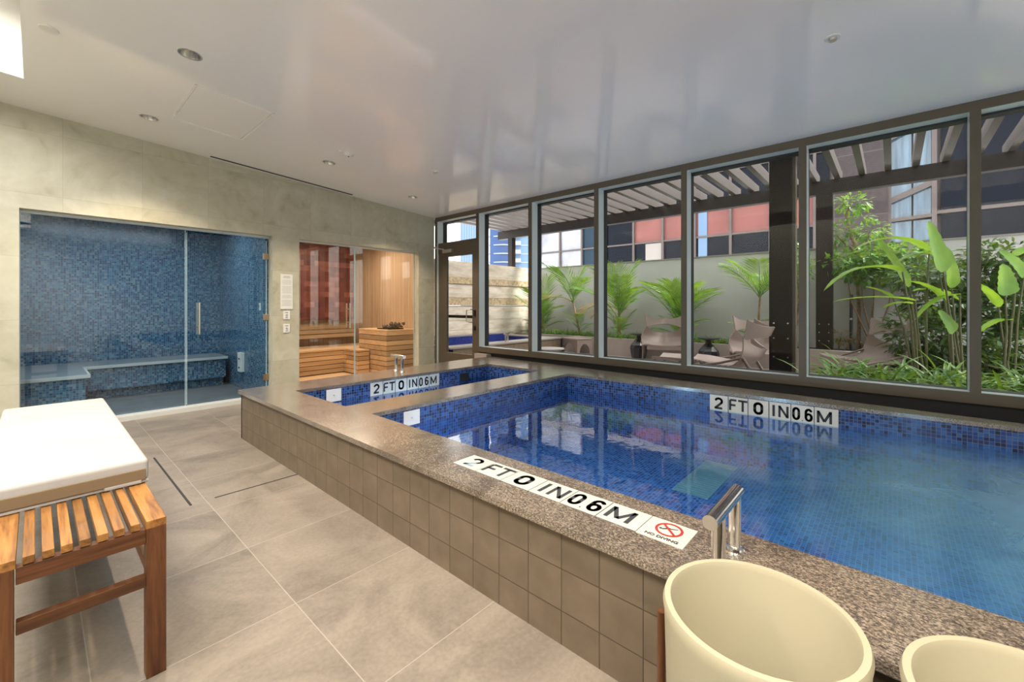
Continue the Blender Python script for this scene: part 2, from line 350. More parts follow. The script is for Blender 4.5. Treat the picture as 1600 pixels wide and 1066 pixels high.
# ------------------------------------------------------------------ the room
XL, YR, YB, XG = -1.6, -3.6, 6.11, 4.755
def cz(x): return 3.094-.0633*x
fl = MB().box(XL, 1.29, YR, YB, -.1, 0).box(1.29, XG+.25, 4.52, YB, -.1, 0).box(4.42, XG+.2, YR, 4.52, -.1, 0)
struct(fl.build('floor', M['floor']), 'large beige-grey floor tiles around the raised pool', 'floor')
# ceiling with the cove opening and downlight holes
ce = MB()
def slab(x0, x1, y0, y1):
    v = [ce.b.verts.new((x, y, cz(x)+h)) for h in (0, .12) for x, y in ((x0, y0), (x1, y0), (x1, y1), (x0, y1))]
    for f in ((0, 3, 2, 1), (4, 5, 6, 7), (0, 1, 5, 4), (1, 2, 6, 5), (2, 3, 7, 6), (3, 0, 4, 7)): ce.b.faces.new([v[i] for i in f])
slab(-.063, XG+.3, YR, YB+.1)
ceil = ce.build('ceiling', M['ceiling'])
DL = [(.744, 3.774), (.732, 5.346), (2.34, 5.025), (3.76, 5.348), (.74, 2.2), (.74, .7), (.74, -.8), (.74, -2.3)]
cut = MB()
for x, y in DL[:4]: cut.lathe([(.062, cz(x)-.1), (.062, cz(x)+.3)], 32, (x, y))
cuto = cut.build('cutter', M['ceiling'])
bo = ceil.modifiers.new('holes', 'BOOLEAN'); bo.object = cuto; bo.operation = 'DIFFERENCE'; bo.solver = 'EXACT'
bpy.context.view_layer.update()
nm = bpy.data.meshes.new_from_object(ceil.evaluated_get(bpy.context.evaluated_depsgraph_get())); ceil.modifiers.clear(); ceil.data = nm; bpy.data.objects.remove(cuto)
struct(ceil, 'glossy pale grey ceiling over the pool room', 'ceiling')
ce = MB(); slab(XL, -.063, 5.31, YB+.1); slab(XL, -.063, YR, -3.0)
struct(ce.build('ceiling_edge', M['ceiling']), 'strip of ceiling between the light cove and the stone wall', 'ceiling')
cv = MB().box(-.063, -.043, -3, 5.31, cz(0)+.05, 3.75).box(XL-.02, XL, -3, 5.31, 3.1, 3.75).box(XL, -.04, 5.316, 5.33, cz(0)+.03, 3.75).box(XL, -.04, -3.02, -3, cz(0)+.08, 3.75).box(XL, -.04, -3, 5.31, 3.73, 3.75)
struct(cv.build('trim_1', M['cove']), 'deep white recessed light cove in the ceiling', 'light cove')
struct(box(XL-.15, XL, YR-.1, YB+.15, -.1, 3.75).build('wall_left', M['stone_wall']), 'stone tiled wall on the left side', 'wall')
struct(box(XL, XG+.3, YR-.15, YR, -.1, 3.3).build('wall_front', M['white']), 'plain wall behind the photographer', 'wall')
wb = MB()
for a, b in ((XL, -.10), (2.088, 2.428), (4.416, XG)): wb.box(a, b, YB, YB+.15, 0, 2.155)
wb.box(XL, XG, YB, YB+.15, 2.155, cz(XL))
struct(wb.build('wall_back', M['stone_wall']), 'stone tiled wall with openings to the steam room and sauna', 'wall')
struct(box(XL-.1, XG+1.1, YR-.1, YB+2.6, 3.76, 3.95).build('roof', M['planter']), 'roof slab over the pool room with an added sun-blocking overhang', 'roof')  # overhang past the glass is added out of view to block direct sun
struct(box(XG+.3, XG+1.1, YR-.1, YB+.2, 3.0, 3.76).build('trim_2', M['planter']), 'added overhang keeping sun out above the window wall', 'roof edge')  # unseen lower part of the added overhang
# fixtures in the ceiling
TILT = .0633
def on_ceiling(name, label, cat, x, y, group=None): return thing(name, label, cat, (x, y, cz(x)), group=group, rot=(0, TILT, 0))
dl0 = None
dlab = ['large round recessed downlight with dark rim nearest the camera', 'round recessed downlight close to the stone wall above the steam room',
        'round recessed downlight in the middle of the ceiling by the air slot', 'small round recessed downlight farthest from the camera near the glass corner']
for i, (x, y) in enumerate(DL):
    if i == 0:
        dl0 = on_ceiling('downlight', dlab[0], 'ceiling light', x, y, 'round recessed downlights')
        MB().lathe([(.060, 0), (.073, -.003), (.073, .001), (.060, .001), (.060, 0)], 36, close=True).build('trim_ring', M['steel'], dl0, True)
        MB().lathe([(.060, -.002), (.056, .02), (.044, .055), (.036, .07)], 36, close=True).build('reflector', M['reflector'], dl0, True)
        MB().lathe([(.036, .066), (.036, .07)], 24).build('lamp_lens', M['led'], dl0)
        o = dl0
    elif i < 4: o = dup(dl0, (x, y, cz(x)), label=dlab[i]); o.rotation_euler = (0, TILT, 0)
    warm = (1, .80, .58)
    lamp('downlight_lamp', 'SPOT', (x, y, cz(x)-.02), 38 if x < 1 else 34, warm, spot_size=math.radians(108), spot_blend=.55, shadow_soft_size=.035)
p = on_ceiling('access_panel', 'square white access panel with thin raised rim in the ceiling', 'access panel', 1.165, 4.69)
MB().box(-.28, .28, -.44, .44, -.004, -.0005).build('panel', M['ceiling'], p)
MB().box(-.295, .295, .445, .46, -.012, -.0005).box(.285, .30, -.46, .46, -.012, -.0005).box(-.30, -.285, -.46, .46, -.006, -.0005).box(-.295, .295, -.46, -.445, -.006, -.0005).build('rim', M['white'], p)
for k in range(3): MB().box(-.30, -.28, .1+k*.13, .125+k*.13, -.014, 0).build('hinge', M['plastic'], p)
o = on_ceiling('air_slot', 'long black linear air diffuser slot along the stone wall', 'air vent', 2.27, 6.02)
MB().box(-.89, .89, -.018, .018, -.008, -.001).build('slot', M['dark'], o)
MB().box(-.90, .90, -.022, -.012, -.003, -.0005).box(-.90, .90, .012, .020, -.003, -.0005).build('frame', M['white'], o)
o = on_ceiling('ceiling_cap', 'flat round white cover plate near the light cove', 'cover plate', .06, 4.212)
MB().lathe([(.045, -.007), (.05, -.001), (.05, .002)], 32).build('cover', M['plastic'], o, True)
o = on_ceiling('smoke_detector', 'white smoke detector with a dark centre beyond the access panel', 'smoke detector', 2.349, 4.56)
MB().lathe([(.02, -.034), (.036, -.03), (.05, -.012), (.052, .002)], 28).build('housing', M['plastic'], o, True)
MB().lathe([(.008, -.038), (.010, -.033)], 14).build('sensor', M['dark'], o)
MB().box(-.1, -.05, -.02, .02, -.008, .001).build('base_plate', M['plastic'], o)
for x, y, lb in ((3.271, .276, 'concealed sprinkler cap on the ceiling at the right of the picture'), (3.281, 4.2, 'concealed sprinkler cap on the ceiling nearest the far window corner')):
    o = on_ceiling('sprinkler', lb, 'sprinkler', x, y, 'ceiling sprinklers')
    MB().lathe([(.038, -.006), (.042, -.001), (.042, .002)], 28).build('cap', M['plastic'], o, True)
    MB().lathe([(.020, -.020), (.022, -.005)], 20).build('head', M['steel'], o, True)

# ------------------------------------------------------------------ pool
pool = thing('swimming_pool', 'raised two-basin plunge pool with granite coping, tiled curb and blue mosaic', 'pool', (1.26, 4.5, 0))
pool.location = (0, 0, 0)
cp = MB()
for pts in ([(1.256, -3.4), (1.645, -3.4), (1.63, 2.83), (1.612, 3.19), (1.60, 4.12), (1.60, 4.57), (1.256, 4.55)],
            [(1.60, 4.12), (4.06, 4.05), (4.06, 4.66), (1.60, 4.57)], [(1.612, 3.19), (1.63, 2.83), (4.10, 2.79), (4.08, 3.17)],
            [(4.06, 4.66), (4.06, 4.05), (4.08, 3.17), (4.10, 2.79), (4.25, -.65), (4.25, -3.4), (4.39, -3.4), (4.39, -.65), (4.68, 4.62)],
            [(1.645, -3.4), (4.25, -3.4), (4.25, -3.0), (1.645, -3.0)]): cp.prism(pts, .42, .45)
cp.build('coping', M['granite'], pool)
MB().box(1.28, 1.30, -3.4, 4.53, 0, .42).box(1.28, 4.66, 4.51, 4.53, 0, .42).build('tiled_curb', M['curb'], pool)
WL = .28; BOT = -.17
ln = MB()
ln.prism([(1.30, -3.4), (1.655, -3.4), (1.64, 2.84), (1.622, 3.18), (1.61, 4.13), (1.61, 4.51), (1.30, 4.51)], BOT-.03, .42)
ln.prism([(1.61, 4.13), (4.05, 4.06), (4.05, 4.51), (1.61, 4.51)], BOT-.03, .42)
ln.prism([(1.622, 3.18), (1.64, 2.84), (4.09, 2.80), (4.07, 3.16)], BOT-.03, .42)
ln.prism([(4.05, 4.51), (4.05, 4.06), (4.07, 3.16), (4.09, 2.80), (4.26, -.65), (4.26, -3.4), (4.37, -3.4), (4.37, -.65), (4.65, 4.51)], BOT-.03, .42)
ln.prism([(1.655, -3.4), (4.26, -3.4), (4.26, -3.02), (1.655, -3.02)], BOT-.03, .42)
ln.build('basin_wall', M['pool_mosaic'], pool)
box(1.3, 4.4, -3.3, 4.4, BOT-.1, BOT).build('basin_floor', M['pool_floor'], pool)
# water
wt = MB().prism([(1.655, -3.02), (4.26, -3.02), (4.26, -.65), (4.09, 2.80), (1.64, 2.84)], WL-.001, WL)
wt.b.faces.ensure_lookup_table()
def sheet(name, pts, z, mat):
    m = MB(); m.poly([(x, y, z) for x, y in pts]); return m.build(name, mat)
wt.b.free()
tag(sheet('pool_water', [(1.655, -3.02), (4.26, -3.02), (4.26, -.65), (4.09, 2.80), (1.64, 2.84)], WL, M['water']), 'rippled blue water filling the large pool basin', 'water')
tag(sheet('tub_water', [(1.622, 3.18), (4.07, 3.16), (4.05, 4.06), (1.61, 4.13)], WL, M['water_tub']), 'still water in the narrow rear basin beside the sauna', 'water')
# depth markers
MK = ['2', 'FT', '0', 'IN', '0.6', 'M']
def arc(cx, cy, rx, ry, a0, a1, n=12): return [(cx+rx*math.cos(math.radians(a0+(a1-a0)*k/n)), cy+ry*math.sin(math.radians(a0+(a1-a0)*k/n))) for k in range(n+1)]
GL = {'2': [arc(.5, .70, .36, .26, 170, -38)+[(.12, .04), (.90, .04)]],
      '0': [arc(.5, .70, .36, .26, 0, 180)+arc(.5, .30, .36, .26, 180, 360)+[(.86, .70)]],
      '6': [arc(.5, .70, .36, .26, 25, 180)+arc(.5, .30, .36, .26, 180, 360)+arc(.5, .34, .36, .24, 0, 165)],
      'F': [[(.15, 0), (.15, .96), (.85, .96)], [(.15, .5), (.75, .5)]], 'T': [[(.05, .96), (.95, .96)], [(.5, .96), (.5, 0)]],
      'I': [[(.5, 0), (.5, 1)]], 'N': [[(.12, 0), (.12, 1)], [(.12, .97), (.88, .03)], [(.88, 0), (.88, 1)]],
      'M': [[(.08, 0), (.08, 1)], [(.08, .97), (.5, .12)], [(.5, .12), (.92, .97)], [(.92, 0), (.92, 1)]], '.': [[(.35, .0), (.65, .0)]]}
#            char, centre x, width, stroke
LAY = {'2': [('2', 0, .42, .14)], 'FT': [('F', -.24, .42, .13), ('T', .24, .46, .13)], '0': [('0', 0, .42, .16)], 'IN': [('I', -.28, .3, .13), ('N', .17, .42, .12)],
       '0.6': [('0', -.27, .29, .13), ('.', .0, .12, .06), ('6', .27, .29, .13)], 'M': [('M', -.08, .54, .125)]}
def letters(name, k, w, h, mat):
    m = MB(); H = h*.74
    for ch, cx, cw, st in LAY[k]:
        cw *= w*1.13; st *= h*.98; x0 = cx*w-cw/2
        for pl in GL[ch]:
            pts = [Vector((x0+px*cw, -H/2+st*.3+py*(H-st*.6), .0036)) for px, py in pl]
            for i, (p, q) in enumerate(zip(pts, pts[1:])):
                d = q-p
                if d.length < 1e-6: continue
                nn = Vector((-d.y, d.x, 0)).normalized()*st/2; m.poly([p-nn, q-nn, q+nn, p+nn])
                if ch in '206' and i: m.poly([p+Vector((math.cos(t*PI/5), math.sin(t*PI/5), 0))*st/2 for t in range(10)])
    return m.mesh(name, mat)
def marker(i, w, h, mtx, ink, tm=None):
    t = MB().box(-w/2+.0022, w/2-.0022, -h/2, h/2, 0, .003).build('depth_marker', tm or M['tile_white'], pool); t.matrix_local = mtx
    MB().box(-w/2, w/2, -h/2-.002, h/2+.002, -.001, .0012).build('grout_bed', M['ink_grey'], t)
    o = bpy.data.objects.new('lettering', letters('depth_lettering', MK[i], w, h, ink)); COL.objects.link(o); o.parent = t; return t
def frame3(o, ex, ey):
    ex = Vector(ex).normalized(); ey = Vector(ey).normalized(); ez = ex.cross(ey)
    m = Matrix((ex, ey, ez)).transposed().to_4x4(); m.translation = Vector(o); return m
for i in range(6):   # on the coping, read from the walkway
    y = 1.643-(i+.5)*.1625; marker(i, .1625, .142, frame3((1.467, y, .4492), (0, -1, 0), (1, 0, 0)), M['ink_blue'] if i == 0 else M['ink_grey'])
nd = MB().box(-.081, .080, -.073, .073, 0, .003).build('no_diving_tile', M['tile_white'], pool); nd.matrix_local = frame3((1.465, .586, .4492), (0, -1, 0), (1, 0, 0))
nd['label'] = 'square white NO DIVING tile with red prohibition ring'
r_ = MB(); n = 48
def ring(mb, cx, cy, r0, r1, z0=.003, z1=.0042):
    for k in range(n):
        a, b = 2*PI*k/n, 2*PI*(k+1)/n
        q0 = [(cx+r*math.cos(t), cy+r*math.sin(t)) for r, t in ((r0, a), (r1, a), (r1, b), (r0, b))]
        mb.poly([(x, y, z1) for x, y in q0])
    return mb
ring(r_, .002, .014, .038, .047); c45 = math.cos(PI/4)
a = .040*c45; b = .0045*c45
r_.poly([(.002-a-b, .014+a-b, .0045), (.002-a+b, .014+a+b, .0045), (.002+a+b, .014-a+b, .0045), (.002+a-b, .014-a-b, .0045)])
r_.build('prohibition_ring', M['red'], nd)
d_ = MB()
for P in ([(-.024, -.004), (-.02, -.009), (-.004, .006), (.004, .012), (-.002, .016), (-.012, .008)], [(.0, .012), (.004, .008), (.026, .020), (.024, .023)], [(-.004, .006), (.0, .004), (.012, -.006), (.010, -.010)]):
    d_.poly([(x+.002, y+.012, .0040) for x, y in P])
ring(d_, -.026, .008, 0.0001, .005, z1=.0040)
d_.build('diver_symbol', M['black'], nd)
o = bpy.data.objects.new('lettering', text_mesh('no_diving_text', 'NO DIVING', .021, M['black'], .0003, 1.05)); COL.objects.link(o); o.parent = nd; o.location = (0, -.052, .0035)
for i in range(6):   # on the inner wall by the windows, facing the room
    y = 1.266-(i+.5)*.1583; x = 4.09+(.17)*(2.80-y)/3.45
    marker(i, .1583, .145, frame3((x-.002, y, .343), (0, -1, 0), (0, 0, 1)), M['black'])
for i in range(6):
    x = 2.349+(i+.5)*.150; yy = 4.13-.07*(x-1.61)/2.44
    marker(i, .150, .138, frame3((x, yy-.002, .349), (1, 0, 0), (0, 0, 1)), M['black'])
def plate(w, h, mtx, name='skimmer_plate', mat='plastic', lab='square pale grey cover plate'):
    t = MB().box(-w/2, w/2, -h/2, h/2, 0, .006).build(name, M[mat], pool, bevel=.002); t.matrix_local = mtx; t['label'] = lab; return t
t = plate(.15, .115, frame3((1.98, 2.832, .352), (1, 0, 0), (0, 0, 1))); MB().lathe([(.007, .006), (.007, .009)], 12).build('screw', M['steel'], t)
t = plate(.15, .125, frame3((1.965, 4.117, .35), (1, 0, 0), (0, 0, 1))); MB().lathe([(.007, .006), (.007, .009)], 12).build('screw', M['steel'], t)
t = plate(.15, .10, frame3((3.64, 4.068, .325), (1, 0, 0), (0, 0, 1)), 'return_inlet', 'dark', 'dark rectangular inlet opening')
gr = MB().box(-.40, .40, -.13, .13, 0, .006).build('floor_drain', plain('drain_grate', (.34, .42, .38), .5), pool, loc=(3.65, 1.13, BOT)); gr['label'] = 'pale green drain grate under the water'
g2 = MB()
for k in range(20): g2.box(-.41+k*.042, -.40+k*.042, -.12, .12, .006, .008)
g2.build('slots', plain('drain_slots', (.20, .28, .26), .6), gr)
lamp('tub_underwater_lamp', 'POINT', (2.75, 3.65, -.03), 4, (.75, .9, 1), shadow_soft_size=.06)
for py_ in (2.1, .9, -.4, -1.8):
    lamp('pool_fill_lamp', 'SPOT', (1.67, py_, .10), 14, (.82, .93, 1), (0, -PI/2+.12, 0), spot_size=math.radians(165), spot_blend=.6, shadow_soft_size=.05)  # added spots hidden below the coping to brighten the basin, no fixtures
# handrails
def handrail(x0, x1, y, posts, lab, dx=0):
    h = thing('handrail', lab, 'handrail', (posts[0], y, .45), group='short steel grab rails on the pool coping')
    MB().tube([(x0-posts[0], 0, .178), (x1-posts[0], 0, .178)], .021, 24).build('bar', M['chrome'], h, True)
    for p in posts:
        po = MB().tube([(p-posts[0], 0, .005), (p-posts[0], 0, .172)], .0195, 20).build('post', M['chrome'], h, True)
        MB().lathe([(.020, .012), (.028, .008), (.030, 0.001)], 24, (p-posts[0], 0)).build('flange', M['chrome'], po, True)
    return h
handrail(1.262, 1.545, .383, (1.343, 1.515), 'polished steel grab rail standing on the coping behind the cream pot')
h2 = handrail(0, .30, 0, (.05, .20), 'polished steel grab rail on the rear coping in front of the sauna'); h2.location = (2.90, 4.43, .45); h2.rotation_euler = (0, 0, PI/2-1.75)
h2.rotation_euler = (0, 0, math.radians(85)); h2.location = (2.90, 4.34, .45)
for ch in h2.children: pass

# ------------------------------------------------------------------ window wall
MY = [6.069, 5.003, 3.905, 2.815, 1.715, .626, -.468, -1.56, -2.65, -3.57]
lb = ['jamb by the stone wall', 'mullion beside the garden door', 'second mullion from the door', 'third mullion from the door', 'fourth mullion from the door', 'mullion left of the broad-leaf plants', 'mullion at the right of the picture', 'mullion beyond the picture', 'mullion beyond the picture', 'end jamb']
XF0, XGL = XG, 4.945
for i, y in enumerate(MY):
    m = box(XF0, XF0+.012, y-.03, y+.03, .49, cz(XG)).build('trim_%d' % (10+i), M['frame']); struct(m, 'bronze-grey aluminium '+lb[i], 'window frame')
    MB().box(XF0+.012, XGL-.05, y-.03, y+.03, .50, cz(XG)-.02).build('reveal', M['reveal'], m)
    MB().box(XGL-.05, XGL+.05, y-.026, y+.026, .50, cz(XG)-.02).build('gasket', M['rubber'], m)
    if i in (0, 1):
        MB().box(XF0, XGL+.05, y-.03, y+.03, 0, .5).build('jamb_foot', M['frame'], m)
hd = box(XF0-.001, XF0+.012, YR, 6.1, 2.72, cz(XG)+.01).build('trim_3', M['frame']); struct(hd, 'bronze-grey head rail along the top of the window wall', 'window frame')
MB().box(XF0+.012, XGL-.05, YR, 6.04, 2.722, 2.84).build('soffit', M['reveal'], hd); MB().box(XGL-.05, XGL+.05, YR, 6.04, 2.705, 2.84).build('gasket', M['rubber'], hd)
MB().box(XF0, XG+.30, YR, 6.11, 2.84, 3.05).build('head', M['frame'], hd)
sl = box(XF0-.001, XF0+.012, YR, 4.975, .49, .575).build('trim_4', M['frame']); struct(sl, 'bronze-grey sill rail along the bottom of the window wall', 'window frame')
MB().box(XF0+.012, XGL-.05, YR, 4.975, .495, .573).build('sill_top', M['reveal'], sl); MB().box(XGL-.05, XGL+.05, YR, 4.975, .495, .577).build('gasket', M['rubber'], sl)
MB().box(XG+.04, XG+.24, YR, 4.975, 0, .49).build('recess_shade', M['dark'], sl)  # near-black block stands in for the shaded recess under the sill
for i in range(1, 9):
    y1, y0 = MY[i]-.028, MY[i+1]+.028
    g = box(XGL-.006, XGL+.006, y0, y1, .56, 2.74).build('window_%d' % i, M['glass']); struct(g, 'tall clear pane number %d along the garden side' % i, 'window')
# garden door
dr = thing('door_1', 'bronze-framed glass garden door between the stone wall and the windows', 'door', (0, 0, 0), kind='structure')
y0, y1 = 5.04, 6.04
MB().box(XG+.01, XGL, y0, y1, 2.10+.04, 2.33).build('top_rail', M['frame'], dr)
MB().box(XG+.02, XG+.07, y1-.24, y1-.03, 0, 2.14).build('hinge_stile', M['frame'], dr)
MB().box(XG+.02, XG+.07, y0+.005, y0+.10, 0, 2.14).build('lock_stile', M['frame'], dr)
MB().box(XG+.0, XG+.12, y1-.03, y1+.0, 0, 2.34).build('door_jamb', M['reveal'], dr)
MB().box(XG+.02, XG+.07, y0+.10, y1-.24, 0, .42).build('bottom_rail', M['frame'], dr)
MB().box(XG+.02, XG+.07, y0+.10, y1-.24, 2.08, 2.14).build('door_top_rail', M['frame'], dr)
MB().box(XG+.04, XG+.05, y0+.10, y1-.24, .42, 2.08).build('door_pane', M['glass'], dr)
MB().box(XGL-.006, XGL+.006, y0, y1, 2.33, 2.74).build('transom_pane', M['glass'], dr)
MB().tube([(XG+.03, 5.12, 1.17), (XG-.05, 5.12, 1.17), (XG-.055, 5.20, 1.16), (XG-.055, 5.20, .97), (XG-.05, 5.12, .96), (XG+.03, 5.12, .96)], .009, 10).build('pull_handle', M['steel'], dr, True)
MB().box(XG+.0, XG+.02, 5.06, 5.095, .83, .90).box(XG+.0, XG+.02, 5.06, 5.095, 1.06, 1.16).build('lock', M['dark'], dr)
MB().box(XG+.10, XG+.13, y0+.06, y1-.18, 1.02, 1.07).build('push_bar', M['pergola_dark'], dr)
cl = MB().box(XG-.04, XG+.02, y1-.44, y1-.20, 2.14, 2.20).build('door_closer', M['steel'], dr)
MB().tube([(XG-.02, y1-.22, 2.21), (XG-.14, y1-.05, 2.235), (XG+.0, y1-.02, 2.28)], .008, 8).build('closer_arm', M['steel'], cl)
struct(box(XG, XG+.25, y0-.03, y1+.06, -.05, .012).build('trim_5', M['steel']), 'metal threshold under the garden door', 'threshold')
struct(box(4.68, XG+.03, 4.72, 4.99, 0, .47).build('trim_6', M['planter']), 'short beige end wall between the pool coping and the garden door', 'end wall')

# ------------------------------------------------------------------ steam room
GY = 6.245
struct(box(-.7, 2.25, YB+.15, 8.5, -.1, 0).build('floor_steam', M['steam_floor']), 'grey tiled floor of the steam room', 'floor')
struct(box(-.7, 2.2, 8.38, 8.5, 0, 2.6).build('wall_steam_back', M['steam_mosaic']), 'blue mosaic rear wall of the steam room', 'wall')
struct(box(2.05, 2.17, YB+.15, 8.38, 0, 2.6).build('wall_steam_right', M['steam_mosaic']), 'blue mosaic side wall of the steam room', 'wall')
struct(box(-.7, -.6, YB+.15, 8.38, 0, 2.6).build('wall_steam_left', M['steam_mosaic']), 'blue mosaic left wall of the steam room', 'wall')
struct(box(-.7, 2.17, YB+.15, 8.5, 2.6, 2.7).build('ceiling_steam', M['steam_mosaic']), 'mosaic ceiling of the steam room', 'ceiling')
sb = thing('steam_bench', 'L-shaped steam room bench with mosaic front and pale stone seat', 'bench', (.38, 7.7, 0))
MB().box(-.97, 0, -.86, .67, 0, .42).box(0, 1.59, .02, .67, .13, .42).box(0, 1.59, .14, .67, 0, .13).build('bench_base', M['steam_mosaic'], sb)
MB().prism([(-.97, -.88), (.02, -.88), (.02, 0), (1.61, 0), (1.61, .67), (-.97, .67)], .42, .45).build('seat', NT('grey_bench_slab', .3, color=(.22, .25, .27)).m, sb)
MB().prism([(-.97, -.90), (.04, -.90), (.04, -.02), (1.61, -.02), (1.61, 0), (.02, 0), (.02, -.88), (-.97, -.88)], .415, .452).build('nosing', M['steam_bench'], sb)
u_ = thing('steam_head_cover', 'white steam outlet cover low on the mosaic side wall', 'vent cover', (2.05, 7.18, .28))
MB().box(-.05, 0, -.075, .075, -.02, .26).build('cover', M['plastic'], u_, bevel=.004)
MB().box(-.054, -.05, -.03, .03, .03, .05).build('slot', M['dark'], u_); MB().box(-.054, -.05, -.03, .03, .16, .18).build('slot', M['dark'], u_)
u_ = thing('temperature_sensor', 'small white sensor plate on the mosaic wall inside the steam room door', 'sensor', (2.05, 6.45, 1.22))
MB().box(-.008, 0, -.03, .03, -.05, .05).build('plate', M['plastic'], u_); MB().box(-.012, -.008, -.012, .012, -.02, .03).build('probe', M['steel'], u_)
u_ = thing('steam_lamp', 'long pale light panel on the steam room ceiling', 'light', (.8, 7.2, 2.598))
MB().box(-.8, .8, -.25, .25, -.02, 0).build('housing', M['plastic'], u_)
def glassfront(n1, xa, xb, ztop, mat, lab, kind_door, handle_x=None, hinge_x=None, nm='window', z0=.03):
    g = box(xa, xb, GY-.006, GY+.006, z0, ztop).build(nm, M[mat]); struct(g, lab, 'glass door' if kind_door else 'glass panel')
    MB().box(xa-.0005, xa+.004, GY-.0075, GY+.0075, z0, ztop).box(xb-.004, xb+.0005, GY-.0075, GY+.0075, z0, ztop).build('polished_edge', M['glass_edge'], g)
    if handle_x:
        for s in (-1, 1):
            hd_ = MB().tube([(handle_x, GY+s*.055, .89), (handle_x, GY+s*.055, 1.27)], .012, 14).build('door_handle', M['steel'], g, True)
            MB().tube([(handle_x, GY, .98), (handle_x, GY+s*.055, .98)], .008, 8).tube([(handle_x, GY, 1.18), (handle_x, GY+s*.055, 1.18)], .008, 8).build('standoff', M['steel'], hd_)
    if hinge_x:
        for z in (.28, 1.08, 1.89): MB().box(hinge_x-.035, hinge_x+.035, GY-.014, GY+.014, z-.04, z+.04).build('hinge', M['brass'], g, bevel=.003)
    return g
glassfront(0, -.10, 1.185, 2.13, 'steam_glass', 'fixed clear glass panel closing the left of the steam room', False, nm='window_9', z0=.05)
glassfront(0, 1.195, 2.06, 2.10, 'steam_glass', 'frameless glass door of the steam room with bar handle', True, 1.31, 2.05, nm='door_2', z0=.06)
glassfront(0, 2.43, 3.308, 2.13, 'sauna_glass', 'frameless glass door of the sauna with bar handle', True, 3.21, None, nm='door_3')
glassfront(0, 3.318, 4.41, 2.15, 'sauna_glass', 'fixed glass panel beside the sauna door', False, nm='window_10')
struct(box(-.10, 2.088, YB-.005, YB+.15, 0, .05).build('trim_7', M['steam_bench']), 'pale stone threshold under the steam room glass', 'threshold')
struct(MB().box(-.10, 2.088, GY-.02, GY+.02, 2.13, 2.155).box(2.428, 4.416, GY-.02, GY+.02, 2.135, 2.155).build('trim_8', M['reveal']), 'slim metal channel above the two glass fronts', 'trim')

# ------------------------------------------------------------------ sauna
sx0, sx1 = 2.3, 4.62
struct(box(sx0-.1, sx1+.1, YB+.15, 8.5, -.1, .01).build('floor_sauna', M['sauna_slat']), 'light timber-toned floor of the sauna', 'floor')
struct(box(sx0, sx1, 8.4, 8.5, 0, 2.55).build('wall_sauna_back', M['sauna_wall']), 'vertical timber boards on the rear wall of the sauna', 'wall')
struct(box(sx1, sx1+.1, YB+.15, 8.5, 0, 2.55).build('wall_sauna_right', M['sauna_wall']), 'vertical timber boards on the right wall of the sauna', 'wall')
struct(box(sx0-.1, sx0, YB+.15, 8.5, 0, 2.55).build('wall_sauna_left', M['sauna_wall']), 'vertical timber boards on the left wall of the sauna', 'wall')
struct(box(sx0-.1, sx1+.1, YB+.15, 8.5, 2.5, 2.6).build('ceiling_sauna', M['sauna_slat']), 'timber ceiling of the sauna', 'ceiling')
tag(box(sx0+.05, 4.42, 8.34, 8.398, .95, 2.42).build('salt_brick_panel', M['salt']), 'dark red salt brick panel above the sauna bench', 'salt panel')
bn = thing('sauna_bench', 'L-shaped sauna bench of horizontal light timber slats', 'bench', (3.76, 7.5, 0))
bk = MB().box(-1.45, .85, .03, .83, .012, .42).box(.03, .85, -.1, .03, .01, .42); bk.build('carcass', M['sauna_gap'], bn)
MB().box(.0, .225, -.52, -.1, .42, .45).build('seat_slat', M['sauna_slat'], bn); MB().box(.03, .225, -.5, -.1, .012, .42).build('carcass', M['sauna_gap'], bn)
MB().box(-1.45, .85, 0, .40, .42, .45).box(0, .85, -.1, 0, .42, .45).build('seat_slat', M['sauna_slat'], bn)
MB().box(-1.45, .85, .41, .83, .42, .45).build('seat_slat', M['sauna_slat'], bn)
for k in range(5):
    z0 = .03+k*.078; MB().box(-1.45, .03, .01, .03, z0, z0+.068).box(.01, .03, -.1, .01, z0, z0+.068).build('front_board', M['sauna_slat'], bn)
    MB().box(.01, .03, -.5, -.1, z0, z0+.068).box(.01, .222, -.515, -.5, z0, z0+.068).build('side_board', M['sauna_slat'], bn)
for k in range(3):
    z0 = .60+k*.085; MB().box(-1.45, .66, .80, .84, z0, z0+.07).build('backrest_board', M['sauna_slat'], bn)
ht = thing('sauna_heater', 'waist-high sauna heater boxed in horizontal timber slats', 'heater', (4.0, 6.45, 0))
MB().box(.02, .60, .02, .93, .01, .78).build('carcass', M['sauna_gap'], ht)
for k in range(9):
    z0 = .02+k*.087; MB().box(0, .60, 0, .02, z0, z0+.077).box(0, .02, .02, .93, z0, z0+.077).build('slat', M['sauna_slat'], ht)
MB().box(-.005, .60, -.005, .93, .79, .81).build('rim', M['sauna_slat'], ht)
MB().box(.12, .42, .12, .5, .81, .83).build('stone_tray', M['dark'], ht)
st0 = None
for k in range(14):
    j = k if k < 10 else k-9.5; x = 4.15+(j % 4)*.082; y = 6.60+(j//4)*.085+.02*random.random(); z = .861+.045*(k > 9)
    if not st0:
        m = MB(); bmesh.ops.create_icosphere(m.b, subdivisions=2, radius=.035)
        for v in m.b.verts: v.co *= 1+.25*math.sin(v.co.x*130+v.co.y*90); v.co.z *= .75
        st0 = m.build('heater_stone', M['stone_grey'], None, True, loc=(x, y, z)); tag(st0, 'dark rough stone heaped on top of the sauna heater', 'stone', 'sauna heater stones'); continue
    c = st0.copy(); COL.objects.link(c); c.location = (x, y, z); c.rotation_euler = (k, k*2, k*3); c.scale = (.85+.2*random.random(),)*3
hr = thing('sauna_headrest', 'small slatted wooden headrest lying on the sauna bench', 'headrest', (2.78, 7.72, .45))
